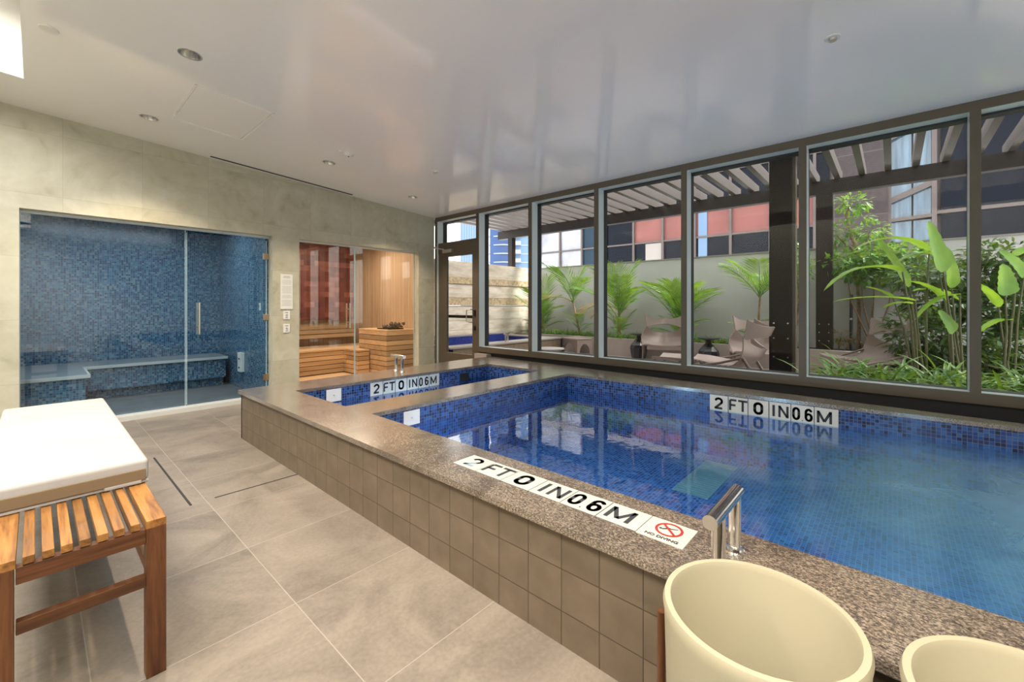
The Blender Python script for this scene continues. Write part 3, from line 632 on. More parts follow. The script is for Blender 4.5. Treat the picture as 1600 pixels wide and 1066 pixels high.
for k in range(4): MB().box(-.14, .14, -.12+k*.06, -.08+k*.06, .05+k*.012, .065+k*.012).build('slat', M['sauna_slat'], hr)
for s in (-.12, .10): MB().prism([(s, -.12), (s+.02, -.12), (s+.02, .12), (s, .12)], 0, .05).build('runner', M['sauna_slat'], hr)
sg = thing('notice_board', 'tall white notice panel with small grey writing beside the sauna', 'sign', (2.262, YB, 1.42))
MB().box(-.078, .078, -.012, 0, -.235, .235).build('board', M['plastic'], sg, bevel=.003)
tx = MB()
for k in range(24):
    if k in (2, 7, 14, 18): continue
    hw = (.045 if k < 2 else .062)*(1 if k % 3 else .86); tx.box(-hw, hw, -.0135, -.012, .205-k*.017, .210-k*.017-(0.001 if k > 1 else -.003))
tx.build('writing', plain('grey_print', (.42, .44, .44), .6), sg)
for z, l in ((1.106, 'upper of two white push-button plates under the notice panel'), (.928, 'lower of two white push-button plates under the notice panel')):
    s_ = thing('switch_plate', l, 'switch', (2.262, YB, z), group='push-button plates')
    MB().box(-.042, .042, -.010, 0, -.058, .058).build('plate', M['plastic'], s_, bevel=.003)
    b_ = MB().lathe([(.014, 0), (.014, .006)], 20).build('button', M['steel'], s_); b_.rotation_euler = (PI/2, 0, 0); b_.location = (0, -.010, 0)
    MB().box(-.02, .02, -.0112, -.010, .03, .036).build('caption', M['ink_grey'], s_); MB().box(-.014, .014, -.0112, -.010, -.038, -.033).build('caption', M['ink_grey'], s_)
tag(box(.636, .648, 3.24, 4.47, 0, .0025).build('slot_drain', M['dark']), 'thin dark slot drain running beside the bench', 'drain')
tag(box(.77, 1.28, 3.247, 3.257, 0, .002).build('floor_joint', M['dark']), 'dark expansion joint crossing the floor to the pool curb', 'floor joint')

# ------------------------------------------------------------------ teak bench and cushion
bh = thing('teak_bench', 'slatted teak bench with lower shelf at the left edge', 'bench', (.105, 2.9, 0))
BY0, BY1 = 1.84, 3.98
def bb(name, x0, x1, y0, y1, z0, z1, mat): return MB().box(x0-.105, x1-.105, y0-2.9, y1-2.9, z0, z1).build(name, M[mat], bh, bevel=.0015)
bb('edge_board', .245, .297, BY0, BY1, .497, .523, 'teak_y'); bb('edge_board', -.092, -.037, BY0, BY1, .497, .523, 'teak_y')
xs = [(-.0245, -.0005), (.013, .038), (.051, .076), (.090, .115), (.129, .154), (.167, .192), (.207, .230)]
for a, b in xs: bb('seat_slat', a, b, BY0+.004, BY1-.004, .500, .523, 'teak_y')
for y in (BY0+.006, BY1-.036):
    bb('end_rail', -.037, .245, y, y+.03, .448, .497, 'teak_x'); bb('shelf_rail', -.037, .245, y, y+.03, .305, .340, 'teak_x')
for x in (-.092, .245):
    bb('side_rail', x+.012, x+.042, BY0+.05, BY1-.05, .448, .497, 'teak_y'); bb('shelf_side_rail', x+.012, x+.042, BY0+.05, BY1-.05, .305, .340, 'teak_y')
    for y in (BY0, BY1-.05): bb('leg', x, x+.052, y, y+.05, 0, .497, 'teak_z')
cu = thing('bench_cushion', 'thick white foam cushion lying on the teak bench', 'cushion', (.085, 3.03, .523))
def cush(x0, x1, y0, y1, z0, z1, name, mat, r):
    m = MB(); m.box(x0, x1, y0, y1, z0, z1); o = m.build(name, M[mat], cu, True); o.modifiers.clear()
    b = o.modifiers.new('bevel', 'BEVEL'); b.width = r; b.segments = 5; return o
cush(-.215, .222, -.785, .92, .012, .098, 'pad', 'cushion', .016)
MB().box(-.200, .212, -.7885, -.70, .016, .060).build('side_panel', M['cushion_side'], cu, bevel=.003)
MB().tube([(-.215, -.78, .008), (.216, -.78, .010), (.219, .9, .010)], .0065, 8).build('piping', M['cushion'], cu, True)
MB().box(.09, .20, -.789, -.77, .004, .020).build('zip_flap', M['cushion'], cu, bevel=.004)

# ------------------------------------------------------------------ cream pots on dowel stands
def pot(x, y, z1, r, lab, angs, dz):
    t = thing('round_planter_pot', lab, 'planter pot', (x, y, 0), group='cream pots in front of the pool curb')
    MB().lathe([(r*.86, .14), (r*.93, .16), (r*.985, z1-.03), (r, z1-.012), (r-.004, z1), (r-.016, z1), (r-.021, z1-.012), (r*.86, .30), (r*.70, .20), (.002, .185)], 72).build('bowl', M['pot'], t, True)
    for a in angs:
        MB().tube([((r+.012)*math.cos(a), (r+.012)*math.sin(a), 0), ((r+.012)*math.cos(a), (r+.012)*math.sin(a), dz)], .0095, 16).build('leg', M['teak_z'], t, True, bevel=0)
    st = MB(); 
    for k in range(0, len(angs), 2): 
        a = angs[k]; b = angs[(k+1) % len(angs)]
    MB().lathe([(r*.5, .125), (r+.004, .125), (r+.004, .14), (r*.5, .14)], 40, close=True).build('stand_ring', M['teak_z'], t, True)
    return t
pa = math.atan2(.43-.214, 1.0-1.023)
pot(1.023, .214, .59, .190, 'large cream pot held by wooden dowels in front of the steel grab rail', [1.67, 1.67+PI/2, 1.67+PI, -.66], .505)
pot(1.053, -.200, .59, .1915, 'cream pot cut off by the lower right corner of the picture', [2.4, 2.4+PI/2, 2.4+PI, 2.4-PI/2], .505)

# ------------------------------------------------------------------ garden: ground, walls, pergola
DZ = .05
struct(box(5.0, 9.1, -6, 8.0, -.1, DZ).build('terrace', M['deck']), 'brown-grey paved terrace outside the windows', 'terrace')
struct(box(5.06, 6.25, -5, .72, DZ, .30).build('planting_bed', M['soil']), 'raised soil bed right outside the windows', 'planting bed')
struct(MB().box(6.25, 6.37, -5, .84, DZ, .34).box(5.06, 6.25, .72, .84, DZ, .34).build('trim_20', M['planter']), 'low kerb around the bed by the windows', 'kerb')
struct(MB().box(9.1, 9.22, -6, 8.0, DZ, .46).build('wall_planter', M['planter']), 'long low planter wall in front of the boundary wall', 'planter wall')
struct(box(9.22, 10.2, -6, 8.0, DZ, .41).build('planter_soil', M['soil']), 'dark soil in the long planter', 'soil')
struct(box(10.2, 10.4, -6, 8.3, 0, 2.335).build('wall_garden_right', M['render']), 'smooth grey boundary wall behind the palms', 'garden wall')
struct(box(10.17, 10.43, -6, 8.3, 2.335, 2.36).build('trim_21', M['bldg_band']), 'pale coping along the grey boundary wall', 'wall coping')
struct(box(9.95, 10.19, -.35, .25, .4, 1.55).build('wall_garden_pier', M['render']), 'low rendered block against the boundary wall', 'garden wall')
lw = MB(); rw = MB()
for z0, z1, rough in ((0, .62, 0), (.62, .86, 0), (.86, 1.23, 0), (1.23, 1.43, 1), (1.43, 1.77, 0), (1.77, 1.93, 1), (1.93, 2.335, 0)):
    (rw if rough else lw).box(5.0, 10.2, 8.03-(.02 if rough else 0), 8.3, z0+.003, z1-.003)
struct(lw.build('wall_garden_back', M['limestone']), 'pale limestone block wall at the far end of the terrace', 'garden wall')
struct(rw.build('trim_22', M['limestone_rough']), 'rough tan stone bands in the limestone wall', 'stone band')
# outdoor plunge pool
op = thing('outdoor_pool', 'raised outdoor plunge pool with pale coping by the limestone wall', 'pool', (5.2, 6.1, DZ))
MB().box(0, 3.47, 0, .03, 0, .37).box(3.44, 3.47, 0, 1.9, 0, .37).build('tiled_curb', M['curb'], op)
MB().box(-.1, 3.49, -.02, .36, .37, .40).box(3.15, 3.49, .36, 1.6, .37, .40).box(-.1, 3.49, 1.6, 1.90, .44, .47).build('coping', M['bldg_band'], op)
MB().box(-.1, 3.15, .33, .36, -.04, .37).box(-.1, 3.15, 1.57, 1.60, -.04, .44).box(3.12, 3.15, .33, 1.6, -.04, .37).box(-.1, 3.15, .33, 1.6, -.04, -.02).build('basin_wall', M['out_mosaic'], op)
for i, k in enumerate(MK):
    t = MB().box(-.075, .075, -.075, .075, 0, .004).build('depth_marker', M['tile_white'], op); t.matrix_local = frame3((.32+i*.152, 1.568, .36), (1, 0, 0), (0, 0, 1))
    o = bpy.data.objects.new('lettering', letters('depth_lettering', k, .15, .15, M['black'])); COL.objects.link(o); o.parent = t; o.location = (0, 0, .001)
tag(sheet('outdoor_pool_water', [(5.1, 6.46), (8.32, 6.46), (8.32, 7.67), (5.1, 7.67)], .30, M['water_tub']), 'dark blue water of the outdoor plunge pool', 'water')
h3 = handrail(-.10, .30, 0, (.0, .20), 'steel grab rail on the coping of the outdoor plunge pool'); h3.location = (6.75, 6.22, .45); h3.rotation_euler = (0, 0, .5)
# pergola
pg = thing('pergola', 'dark metal pergola with pale horizontal slats over the terrace', 'pergola', (9.5, .9, DZ))
def pb(name, x0, x1, y0, y1, z0, z1, mat, par=None):
    return MB().box(x0-9.5, x1-9.5, y0-.9, y1-.9, z0-DZ, z1-DZ).build(name, M[mat], par or pg)
b_ = pb('beam', 9.42, 9.58, -6, 9.0, 3.235, 3.475, 'pergola_dark')
pb('beam', 6.55, 6.71, -6, 9.0, 3.235, 3.475, 'pergola_dark')
p1 = pb('post', 6.6, 6.80, .985, 1.245, DZ, 3.24, 'pergola_dark'); p2 = pb('post', 9.42, 9.62, .80, 1.04, .41, 3.24, 'pergola_dark')
pb('post', 9.42, 9.58, 8.42, 8.58, 2.0, 3.24, 'pergola_dark')
pb('flange', 6.64, 6.76, .95, .985, DZ, 3.24, 'frame', p1)
def bolts(par, x, ys, zs):
    for z in zs:
        for y in ys:
            m = MB().lathe([(.011, -.012), (.009, -.018)], 8); o = m.build('bolt', M['steel'], par); o.rotation_euler = (0, PI/2, 0); o.location = (x-9.5, y-.9, z-DZ)
bolts(p1, 6.61, (1.03, 1.19), (.55, .80, 1.0)); bolts(p2, 9.43, (.85, .99), (.6, .75, .9))
SY = [-1.30*9.5/8.25-k*.33 for k in range(0, 6)]
ys = []; y = -3.0
while y < 8.75: ys.append(y); y += .335
for y in ys:
    pb('slat', 5.1, 9.80, y, y+.085, 3.475, 3.655, 'pergola_slat')
# ------------------------------------------------------------------ buildings
bd = thing('office_building', 'low office building with red blinds and a brown panel wall beyond the boundary', 'building', (16, 5, 0))
def bq(name, x0, x1, y0, y1, z0, z1, mat): return MB().box(x0-16, x1-16, y0-5, y1-5, z0, z1).build(name, M[mat], bd)
bq('wall', 16.1, 17.5, -9, 12.55, 0, 8.3, 'bldg_frame'); bq('roof', 15.9, 17.6, -9, 12.7, 8.3, 8.5, 'bldg_band')
ycol = [12.5, 11.33, 10.16, 8.99, 7.74, 6.55, 5.36, 4.17, 2.98, 1.79, 1.40]
rows = [(1.75, 2.68), (2.72, 3.66), (3.73, 4.62), (5.0, 5.9), (5.95, 6.9), (6.95, 7.9)]
bq('pale_band', 15.92, 16.1, 1.36, 12.55, 4.68, 4.93, 'bldg_band')
for i, (ya, yb) in enumerate(zip(ycol, ycol[1:])):
    bq('mullion', 15.93, 16.1, ya-.04, ya+.04, 1.5, 8.0, 'bldg_frame')
    for j, (z0, z1) in enumerate(rows):
        mt = 'glass_pale' if i < 2 else 'glass_teal' if i == 2 else ('blind' if (j == 2 and i >= 4) or j >= 4 else 'glass_dark')
        if i == 3: mt = 'glass_dark'
        bq('window', 16.02, 16.1, yb+.04, ya-.04, z0, z1, mt)
for z0, z1 in rows: bq('transom', 15.95, 16.1, 1.40, 12.5, z1, z1+.06, 'bldg_frame')
bq('pale_blind', 15.99, 16.03, 6.62, 7.25, 2.72, 3.64, 'bldg_band'); bq('pale_blind', 15.99, 16.03, 4.95, 5.25, 2.72, 4.6, 'tower_pale')
bq('brown_wall', 15.75, 16.1, .10, 1.36, 0, 8.3, 'bldg_wall')
bl = MB(); 
for (ya, yb) in ((.04, -.38), (-.42, -.80)):
    for z0, z1 in ((1.2, 2.5), (2.56, 3.55), (3.62, 4.9), (5.0, 6.5), (6.6, 8.2)): bq('window', 16.0, 16.1, yb, ya, z0, z1, 'glass_blue')
def slant(z0, z1, h=.12):
    m = MB(); v = [(15.9-16, .08-5, z0), (15.9-16, -.84-5, z1), (15.9-16, -.84-5, z1+h), (15.9-16, .08-5, z0+h)]; m.poly(v); o = m.build('slanted_frame', M['bldg_frame'], bd, solid=.08)
slant(2.42, 2.70); slant(3.55, 3.60, .09); slant(4.05, 4.45, .16); slant(5.8, 6.25, .16)
for y in (.08, -.82): bq('mullion', 15.85, 16.1, y-.05, y+.05, 0, 8.3, 'bldg_frame')
yc = [-.9, -1.55, -2.5, -3.5, -4.5, -5.5, -6.5, -7.5]
for ya, yb in zip(yc, yc[1:]):
    bq('mullion', 15.9, 16.1, yb-.05, yb+.05, 0, 8.3, 'bldg_frame')
    for z0, z1 in ((1.8, 2.7), (2.76, 3.66), (3.75, 4.75), (4.95, 6.3), (6.4, 8.2)): bq('window', 15.98, 16.1, yb+.05, ya-.05, z0, z1, 'glass_dark')
for z in (2.70, 3.66, 4.80): bq('transom', 15.9, 16.1, -9, -.85, z, z+.09, 'bldg_frame')
tc_ = at(796, 477, 158); tw = thing('apartment_tower', 'tall blue glass apartment tower with white curved balconies', 'building', (tc_.x, tc_.y, 0))
tw.rotation_euler = (0, 0, -math.atan(745/F_))
MB().box(-7.3, 1.5, 0, 12, 0, 52).build('blue_glass_wall', M['tower_glass'], tw); MB().box(1.5, 7.0, 1, 12, 0, 52).build('pale_glass_wall', M['tower_pale'], tw)
for k in range(16):
    z = 1.0+k*3.2
    m = MB(); m.prism([(-7.6, .6), (-5, -.3), (-2.5, -1.2), (0, -.6), (1.5, -1.6), (4.2, -1.6), (4.4, .9), (8.2, .8), (8.2, 2), (-7.6, 2)], z, z+.35); m.build('balcony', M['tower_white'], tw)
    MB().box(1.6, 4.2, -1.55, -1.5, z+.35, z+1.4).build('railing', M['tower_white'], tw)
tc_ = at(731, 477, 200); t2 = thing('pale_tower', 'distant pale blue tower seen through the garden door', 'building', (tc_.x, tc_.y, 0)); t2.rotation_euler = tw.rotation_euler
MB().box(-3.5, 6, 0, 10, 0, 70).build('pale_glass_wall', M['tower_pale'], t2)
for k in range(9): MB().box(-3.5+k*1.15, -3.3+k*1.15, -.1, 0, 0, 70).build('fin', M['tower_white'], t2)

# ------------------------------------------------------------------ garden furniture
def lounge():
    t = thing('lounge_chair', 'chair', 'lounge chair')
    P = [(-.56, .40, .33), (-.38, .385, .37), (-.15, .345, .41), (.08, .335, .44), (.24, .40, .455), (.34, .50, .44), (.39, .60, .385)]
    def prof(v):
        f = v*(len(P)-1); i = min(int(f), len(P)-2); f -= i; return [a+(b-a)*f for a, b in zip(P[i], P[i+1])]
    def shell(u, v):
        s = 2*u-1; y, z, w = prof(v); k = max(0, v-.35)/.65
        w2 = w if v < .8 else w*(1-.10*((v-.8)/.2))
        return (s*w2, y-.235*k*s*s, z+(.03+.06*k)*abs(s)**2.5+(.075*max(0, v-.7)/.3*abs(s)**5))
    MB().grid(shell, 28, 26).build('seat_shell', M['weave'], t, True, solid=.022)
    def band(u, v):
        s = 2*u-1; x = s*(.345+.04*v*abs(s)); y = .43-.27*s*s+.05*v
        z0 = .78-.05*s*s; z1 = .90+.10*s**4
        return (x, y, z0+(z1-z0)*v)
    MB().grid(band, 28, 8).build('headrest', M['weave'], t, True, solid=.022)
    for s in (-1, 1):
        MB().tube([(s*.40, -.34, .39), (s*.41, -.36, 0)], [.020, .014], 8).build('leg', M['chair_leg'], t, True)
        MB().tube([(s*.43, .16, .50), (s*.40, .30, .25), (s*.42, .44, 0)], [.02, .024, .014], 8).build('leg', M['chair_leg'], t, True)
        MB().tube([(s*.41, -.35, .36), (s*.425, -.1, .42), (s*.44, .16, .5)], .016, 8).build('side_rail', M['chair_leg'], t, True)
    MB().box(-.32, .32, -.555, -.535, .325, .395).build('front_apron', M['weave'], t)
    return t
def face(dx, dy): return math.atan2(dx, -dy)   # chairs look along -Y at rz = 0
c0 = lounge(); c0['group'] = 'woven lounge chairs on the terrace'
c0.location = (8.60, 3.50, DZ); c0.rotation_euler = (0, 0, face(-.92, -.38)); c0['label'] = 'woven taupe lounge chair facing the window between two black side tables'
dup(c0, (6.55, 1.66, DZ), face(-.10, 1), 'woven lounge chair turned away, nearest the window left of the dark post')
dup(c0, (8.30, 1.72, DZ), face(-.9, -.3), 'woven lounge chair half hidden behind the thick dark post')
dup(c0, (8.25, .22, DZ), face(-.55, .83), 'woven lounge chair seen from the side behind the strap-leaf plants')
ot = thing('footstool', 'low woven footstool with an arched side beside the outdoor pool', 'stool', (8.80, 5.75, DZ), -.35)
m = MB(); m.prism([(-.22, -.32), (.22, -.32), (.22, .32), (-.22, .32)], .36, .40); m.build('seat', M['weave'], ot, bevel=.015)
def archp(y):
    m = MB(); pts = [(-.22, 0), (-.22, .36), (.22, .36), (.22, 0), (.16, 0)]+[(.15*math.cos(a), .05+.22*math.sin(a)) for a in [PI*k/8 for k in range(9)]]+[(-.16, 0)]
    vs = [m.b.verts.new((px, y, pz)) for px, pz in pts]; m.b.faces.new(vs); return m.build('side_frame', M['weave'], ot, solid=.03)
archp(-.30); archp(.30)
def archq(x):
    m = MB(); pts = [(-.32, 0), (-.32, .36), (.32, .36), (.32, 0), (.26, 0)]+[(.24*math.cos(a), .05+.24*math.sin(a)) for a in [PI*k/8 for k in range(9)]]+[(-.26, 0)]
    vs = [m.b.verts.new((x, py, pz)) for py, pz in pts]; m.b.faces.new(vs); return m.build('side_frame', M['weave'], ot, solid=.03)
archq(-.21); archq(.21)
fs = thing('footrest', 'low woven footrest in front of the nearest lounge chair', 'stool', (6.75, 2.62, DZ), .1, None)
MB().grid(lambda u, v: ((u-.5)*.6, (v-.5)*.45, .33+.05*(2*u-1)**2), 12, 6).build('seat', M['weave'], fs, True, solid=.03)
for a in (-1, 1):
    for b in (-1, 1): MB().tube([(a*.26, b*.19, .34), (a*.27, b*.2, 0)], [.02, .014], 8).build('leg', M['chair_leg'], fs, True)
def sidetable(x, y, lab):
    t = thing('side_table', lab, 'side table', (x, y, DZ), 0, 'black hourglass side tables')
    MB().lathe([(.11, 0), (.15, .03), (.19, .26), (.175, .32), (.06, .46), (.045, .50), (.06, .53)], 9, close=False, twist=.09).build('body', M['table_black'], t)
    MB().lathe([(.06, .525), (.19, .548), (.20, .562), (.195, .572)], 36).build('table_top', M['table_black'], t, True)
    return t
sidetable(8.83, 4.16, 'black hourglass side table left of the lounge chair that faces the window')
sidetable(8.55, 2.62, 'black hourglass side table right of the lounge chair that faces the window')
dt = thing('disc_table', 'low pale round table top on a dark cone near the outdoor pool', 'table', (6.9, 5.15, DZ))
MB().lathe([(.28, .30), (.30, .315), (.30, .325)], 32).build('table_top', M['bldg_band'], dt, True); MB().lathe([(.18, 0), (.05, .2), (.2, .30)], 20).build('base', M['table_black'], dt, True)
bp = at(1330, 535, 7.75); pl_ = thing('light_post', 'thin black garden light post by the boundary wall', 'garden light', (bp.x, bp.y, .41))
MB().tube([(0, 0, 0), (.03, .0, 1.02)], .028, 10).build('pole', M['table_black'], pl_, True); MB().tube([(-.03, 0, .58), (-.055, 0, .58)], .02, 8).build('clip', M['steel'], pl_, True)

# ------------------------------------------------------------------ plants
def leaflet_blade(m, p, d, n, L, w, droop=.2, seg=3):
    side = d.cross(n).normalized(); prev = None
    for k in range(seg+1):
        t = k/seg; c = p+d*(L*t)-Vector((0, 0, droop*L*t*t)); ww = w*(.35+1.3*t)*(1-t)**.7 if t < 1 else .0006
        a = m.b.verts.new(c+side*ww+n*.12*ww); b = m.b.verts.new(c); cc = m.b.verts.new(c-side*ww+n*.12*ww)
        if prev: m.b.faces.new((prev[0], prev[1], b, a)); m.b.faces.new((prev[1], prev[2], cc, b))
        prev = (a, b, cc)
def frond_mesh(name, L, droop, mat, seed, n=22, lf=.42, w=.0115):
    r = random.Random(seed); m = MB()
    def rp(t): return Vector((L*(t-.25*droop*t*t), 0, -droop*L*.55*t*t))
    m.tube([rp(t/8) for t in range(9)], [.010*(1-.8*t/8) for t in range(9)], 5)
    for k in range(n):
        t = .16+.84*k/(n-1); p = rp(t); tg = (rp(min(t+.02, 1.02))-rp(t-.02)).normalized()
        ln = lf*L*math.sin(PI*(.18+.74*(t-.16)/.84))**.8
        for s in (-1, 1):
            side = Vector((0, s, 0)); d = (tg*(.75+.3*t)+side*(1.0-.35*t)+Vector((0, 0, .28+.1*r.random()))).normalized()
            leaflet_blade(m, p, d, Vector((0, 0, 1)), ln*(.9+.2*r.random()), w, .25+.25*r.random())
    return m.mesh(name, mat)
FR = [frond_mesh('frond_upright', 1.0, .35, M['palm'], 1), frond_mesh('frond_arching', 1.0, .8, M['palm'], 2), frond_mesh('frond_soft', .9, .6, M['palm'], 3, 20, .5, .014)]
FRD = frond_mesh('frond_dry', .9, 1.1, M['palm_dry'], 4, 16, .4, .014)
def inst(name, me, parent, loc, rot, sc=1):
    o = bpy.data.objects.new(name, me); COL.objects.link(o); o.parent = parent; o.location = loc; o.rotation_euler = rot; o.scale = (sc,)*3; return o
def palm(x, y, h, trunk_h, n, size, lab, seed, lean=(0, 0), dry=0, elev=(.85, 1.5)):
    r = random.Random(seed)
    t = thing('palm', lab, 'palm', (x, y, .41))
    for k in range(1 + (n > 9)):
        ox = .06*k
        MB().tube([(ox, 0, 0), (ox+lean[0]*.5, lean[1]*.5, trunk_h*.5), (ox+lean[0], lean[1], trunk_h)], [.035, .025, .018], 8).build('stem', M['trunk'], t, True)
    for k in range(n):
        a = 2*PI*k/n+r.random()*.6; e = elev[0]+(elev[1]-elev[0])*r.random()
        hz = trunk_h*(.55+.45*r.random()) if n > 9 else trunk_h*(.9+.1*r.random())
        q = hz/trunk_h; sz = size*(.8+.35*r.random())
        if math.cos(a) > 0: e = max(e, 1.25); sz *= 1-.55*math.cos(a)
        if y+sz*math.sin(a) > 8.0: sz *= .5; e = max(e, 1.1)
        inst('frond', FRD if k < dry else FR[k % 3], t, (lean[0]*q, lean[1]*q, hz), (0, -(e if k >= dry else e*.5), a), sz)
    for k in range(4 + n//3):
        a = 2*PI*k/(4+n//3)+r.random(); sz = size*(.42+.2*r.random())*(.6 if math.cos(a) > .3 else 1)
        if y+sz*math.sin(a) > 8.0: sz *= .5
        inst('frond', FR[(k+1) % 3], t, (0, 0, .05+.3*r.random()*trunk_h), (0, -(.7+.6*r.random()), a), sz)
    return t
palm(9.62, 7.45, 0, .55, 15, 1.15, 'bushy bright green palm in the corner by the limestone wall', 11)
palm(9.60, 6.15, 0, .95, 8, 1.25, 'tall thin leaning palm with yellowing fronds, second from the limestone wall', 12, (.05, .28), 3)
palm(9.60, 5.05, 0, .75, 13, 1.3, 'upright palm with brown dry fronds at its foot, above the left side table', 13, (0, 0), 4, (1.0, 1.5))
palm(9.60, 3.55, 0, .60, 18, 1.35, 'widest palm, right behind the lounge chair that faces the window', 14)
palm(9.62, 2.02, 0, 1.05, 9, 1.15, 'slim palm with a reddish stem left of the thick dark post', 15, (0, -.05), 0, (.7, 1.35))
# strap-leaf clumps
def clump_mesh(name, n, L, w, seed, mat, droop=.75):
    r = random.Random(seed); m = MB()
    for k in range(n):
        a = 2*PI*r.random(); e = .75+.7*r.random(); l = L*(.6+.5*r.random()); d0 = Vector((math.cos(a)*math.cos(e), math.sin(a)*math.cos(e), math.sin(e)))
        side = Vector((-math.sin(a), math.cos(a), 0)); prev = None; hz = Vector((math.cos(a), math.sin(a), 0)); dr = droop*(.6+.8*r.random())
        for j in range(7):
            t = j/6; c = hz*(l*(math.cos(e)*t+.35*dr*t*t))+Vector((0, 0, l*(math.sin(e)*t-dr*t*t*.75))); ww = w*(.6+.8*t)*(1-t)**.5 if t < 1 else .0008
            A = m.b.verts.new(c+side*ww); B = m.b.verts.new(c-Vector((0, 0, ww*.4))); C_ = m.b.verts.new(c-side*ww)
            if prev: m.b.faces.new((prev[0], prev[1], B, A)); m.b.faces.new((prev[1], prev[2], C_, B))
            prev = (A, B, C_)
    return m.mesh(name, mat)
CLP = [clump_mesh('strap_clump', 26, .64, .019, s, M['strap']) for s in (21, 22, 23)]
r = random.Random(5)
def clump(x, y, z, s, lab, grp, k):
    o = bpy.data.objects.new('strap_leaf_plant', CLP[k % 3]); COL.objects.link(o); o.location = (x, y, z); o.rotation_euler = (0, 0, r.random()*6); o.scale = (s,)*3
    return tag(o, lab, 'plant', grp)
k = 0; y = 7.6
while y > 1.25:
    for x in (9.30, 9.50):
        clump(x, y+.08*r.random(), .41, (.5+.2*r.random()), 'low strap-leaf plant among the others along the foot of the palms', 'strap-leaf plants along the long planter', k); k += 1
    y -= .24
for row, (x, n_) in enumerate(((5.32, 10), (5.68, 10), (6.02, 8))):
    for j in range(n_):
        clump(x+.1*r.random(), .55-j*.25-.1*row, .30, (1.0, 1.1, 1.15)[row]*(.85+.3*r.random()), 'arching strap-leaf plant in the bed right outside the window', 'strap-leaf plants in the window bed', k); k += 1
# leafy shrubs
def leafcloud(name, blobs, n, L, w, seed, mat, parent=None):
    r = random.Random(seed); m = MB(); tot = sum(b[3]*b[4]*b[5] for b in blobs)
    for b in blobs:
        for _ in range(max(3, int(n*b[3]*b[4]*b[5]/tot))):
            while 1:
                v = Vector((r.uniform(-1, 1), r.uniform(-1, 1), r.uniform(-1, 1)))
                if .25 < v.length < 1: break
            p = Vector(b[:3])+Vector((v.x*b[3], v.y*b[4], v.z*b[5]))
            d = (v+Vector((r.uniform(-.8, .8), r.uniform(-.8, .8), r.uniform(-.5, .3)))).normalized(); nn = Vector((r.uniform(-.5, .5), r.uniform(-.5, .5), 1)).normalized()
            side = d.cross(nn).normalized(); l = L*(.6+.7*r.random()); ww = w*(.7+.5*r.random())
            q = [p, p+d*l*.45+side*ww, p+d*l-Vector((0, 0, l*.2)), p+d*l*.45-side*ww]; mid = p+d*l*.5-nn*ww*.25
            vs = [m.b.verts.new(c) for c in q]; mv = m.b.verts.new(mid)
            for i in range(4): m.b.faces.new((vs[i], vs[(i+1) % 4], mv))
    return m.build(name, mat, parent)
def branches(t, paths, r0=.03):
    for p in paths: MB().tube(p, [r0*(1-.7*i/(len(p)-1)) for i in range(len(p))], 7).build('branch', M['trunk'], t, True)
def rel(base, pts): return [tuple(Vector(p)-base) for p in pts]
# small tree behind the far post
B = at(1342, 540, 7.9); B.z = .41
tr = thing('small_tree', 'small tree with bare brown trunk and bright leaves above the boundary wall', 'tree', B)
branches(tr, [rel(B, [B, at(1342, 480, 7.9), at(1338, 430, 7.9), at(1345, 400, 7.8)]), rel(B, [at(1345, 400, 7.8), at(1330, 370, 7.7), at(1322, 335, 7.7), at(1330, 318, 7.7)]), rel(B, [at(1345, 400, 7.8), at(1352, 380, 7.7), at(1362, 362, 7.7)]), rel(B, [at(1345, 400, 7.8), at(1318, 378, 7.7), at(1308, 368, 7.7)])], .035)
def blob(x, y, w, rx, ry, B): c = at(x, y, w)-B; k = w/F_; return (c.x, c.y, c.z, rx*k, rx*k, ry*k)
leafcloud('foliage', [blob(1332, 318, 7.7, 22, 12, B), blob(1316, 362, 7.7, 18, 16, B), blob(1360, 360, 7.7, 22, 14, B), blob(1345, 338, 7.7, 12, 8, B), blob(1308, 372, 7.7, 10, 12, B)], 420, .12, .028, 31, M['leaf_mid'], tr)
def shrub(base, blobs, n, lab, seed, mat='leaf_dark', L=.14, w=.032, stems=5, name='shrub', cat='shrub'):
    Bz = Vector(base); t = thing(name, lab, cat, Bz)
    bl = [blob(*b, Bz) for b in blobs]; r = random.Random(seed)
    for k in range(stems):
        b = bl[k % len(bl)]; e = Vector(b[:3]); MB().tube([(r.uniform(-.1, .1), r.uniform(-.1, .1), 0), tuple(e*.5+Vector((r.uniform(-.1, .1), r.uniform(-.1, .1), .1))), tuple(e)], [.016, .012, .006], 6).build('stem', M['trunk'], t, True)
    leafcloud('foliage', bl, n, L, w, seed, M[mat], t); return t
B = at(1360, 540, 7.7); shrub((B.x, B.y, .41), [(1320, 412, 7.6, 32, 20), (1365, 402, 7.5, 40, 18), (1410, 400, 7.4, 38, 18), (1400, 425, 7.3, 40, 14), (1345, 430, 7.5, 22, 12)], 1500, 'spreading glossy shrub whose crown reaches over the boundary wall', 41, 'leaf_mid')
B = at(1450, 560, 6.4); shrub((B.x, B.y, .05), [(1440, 430, 6.3, 52, 24), (1470, 470, 6.2, 50, 34), (1440, 520, 6.0, 45, 40), (1490, 540, 5.9, 40, 50), (1500, 440, 6.3, 30, 34)], 2100, 'dense dark green shrub behind the broad-leaf plants', 42)
B = at(1560, 560, 6.2); shrub((B.x, B.y, .05), [(1555, 400, 6.2, 40, 22), (1590, 430, 6.0, 40, 36), (1560, 480, 6.0, 44, 46), (1590, 540, 5.8, 40, 56), (1540, 570, 5.7, 34, 36)], 2400, 'dense dark shrub at the right edge of the picture', 43)
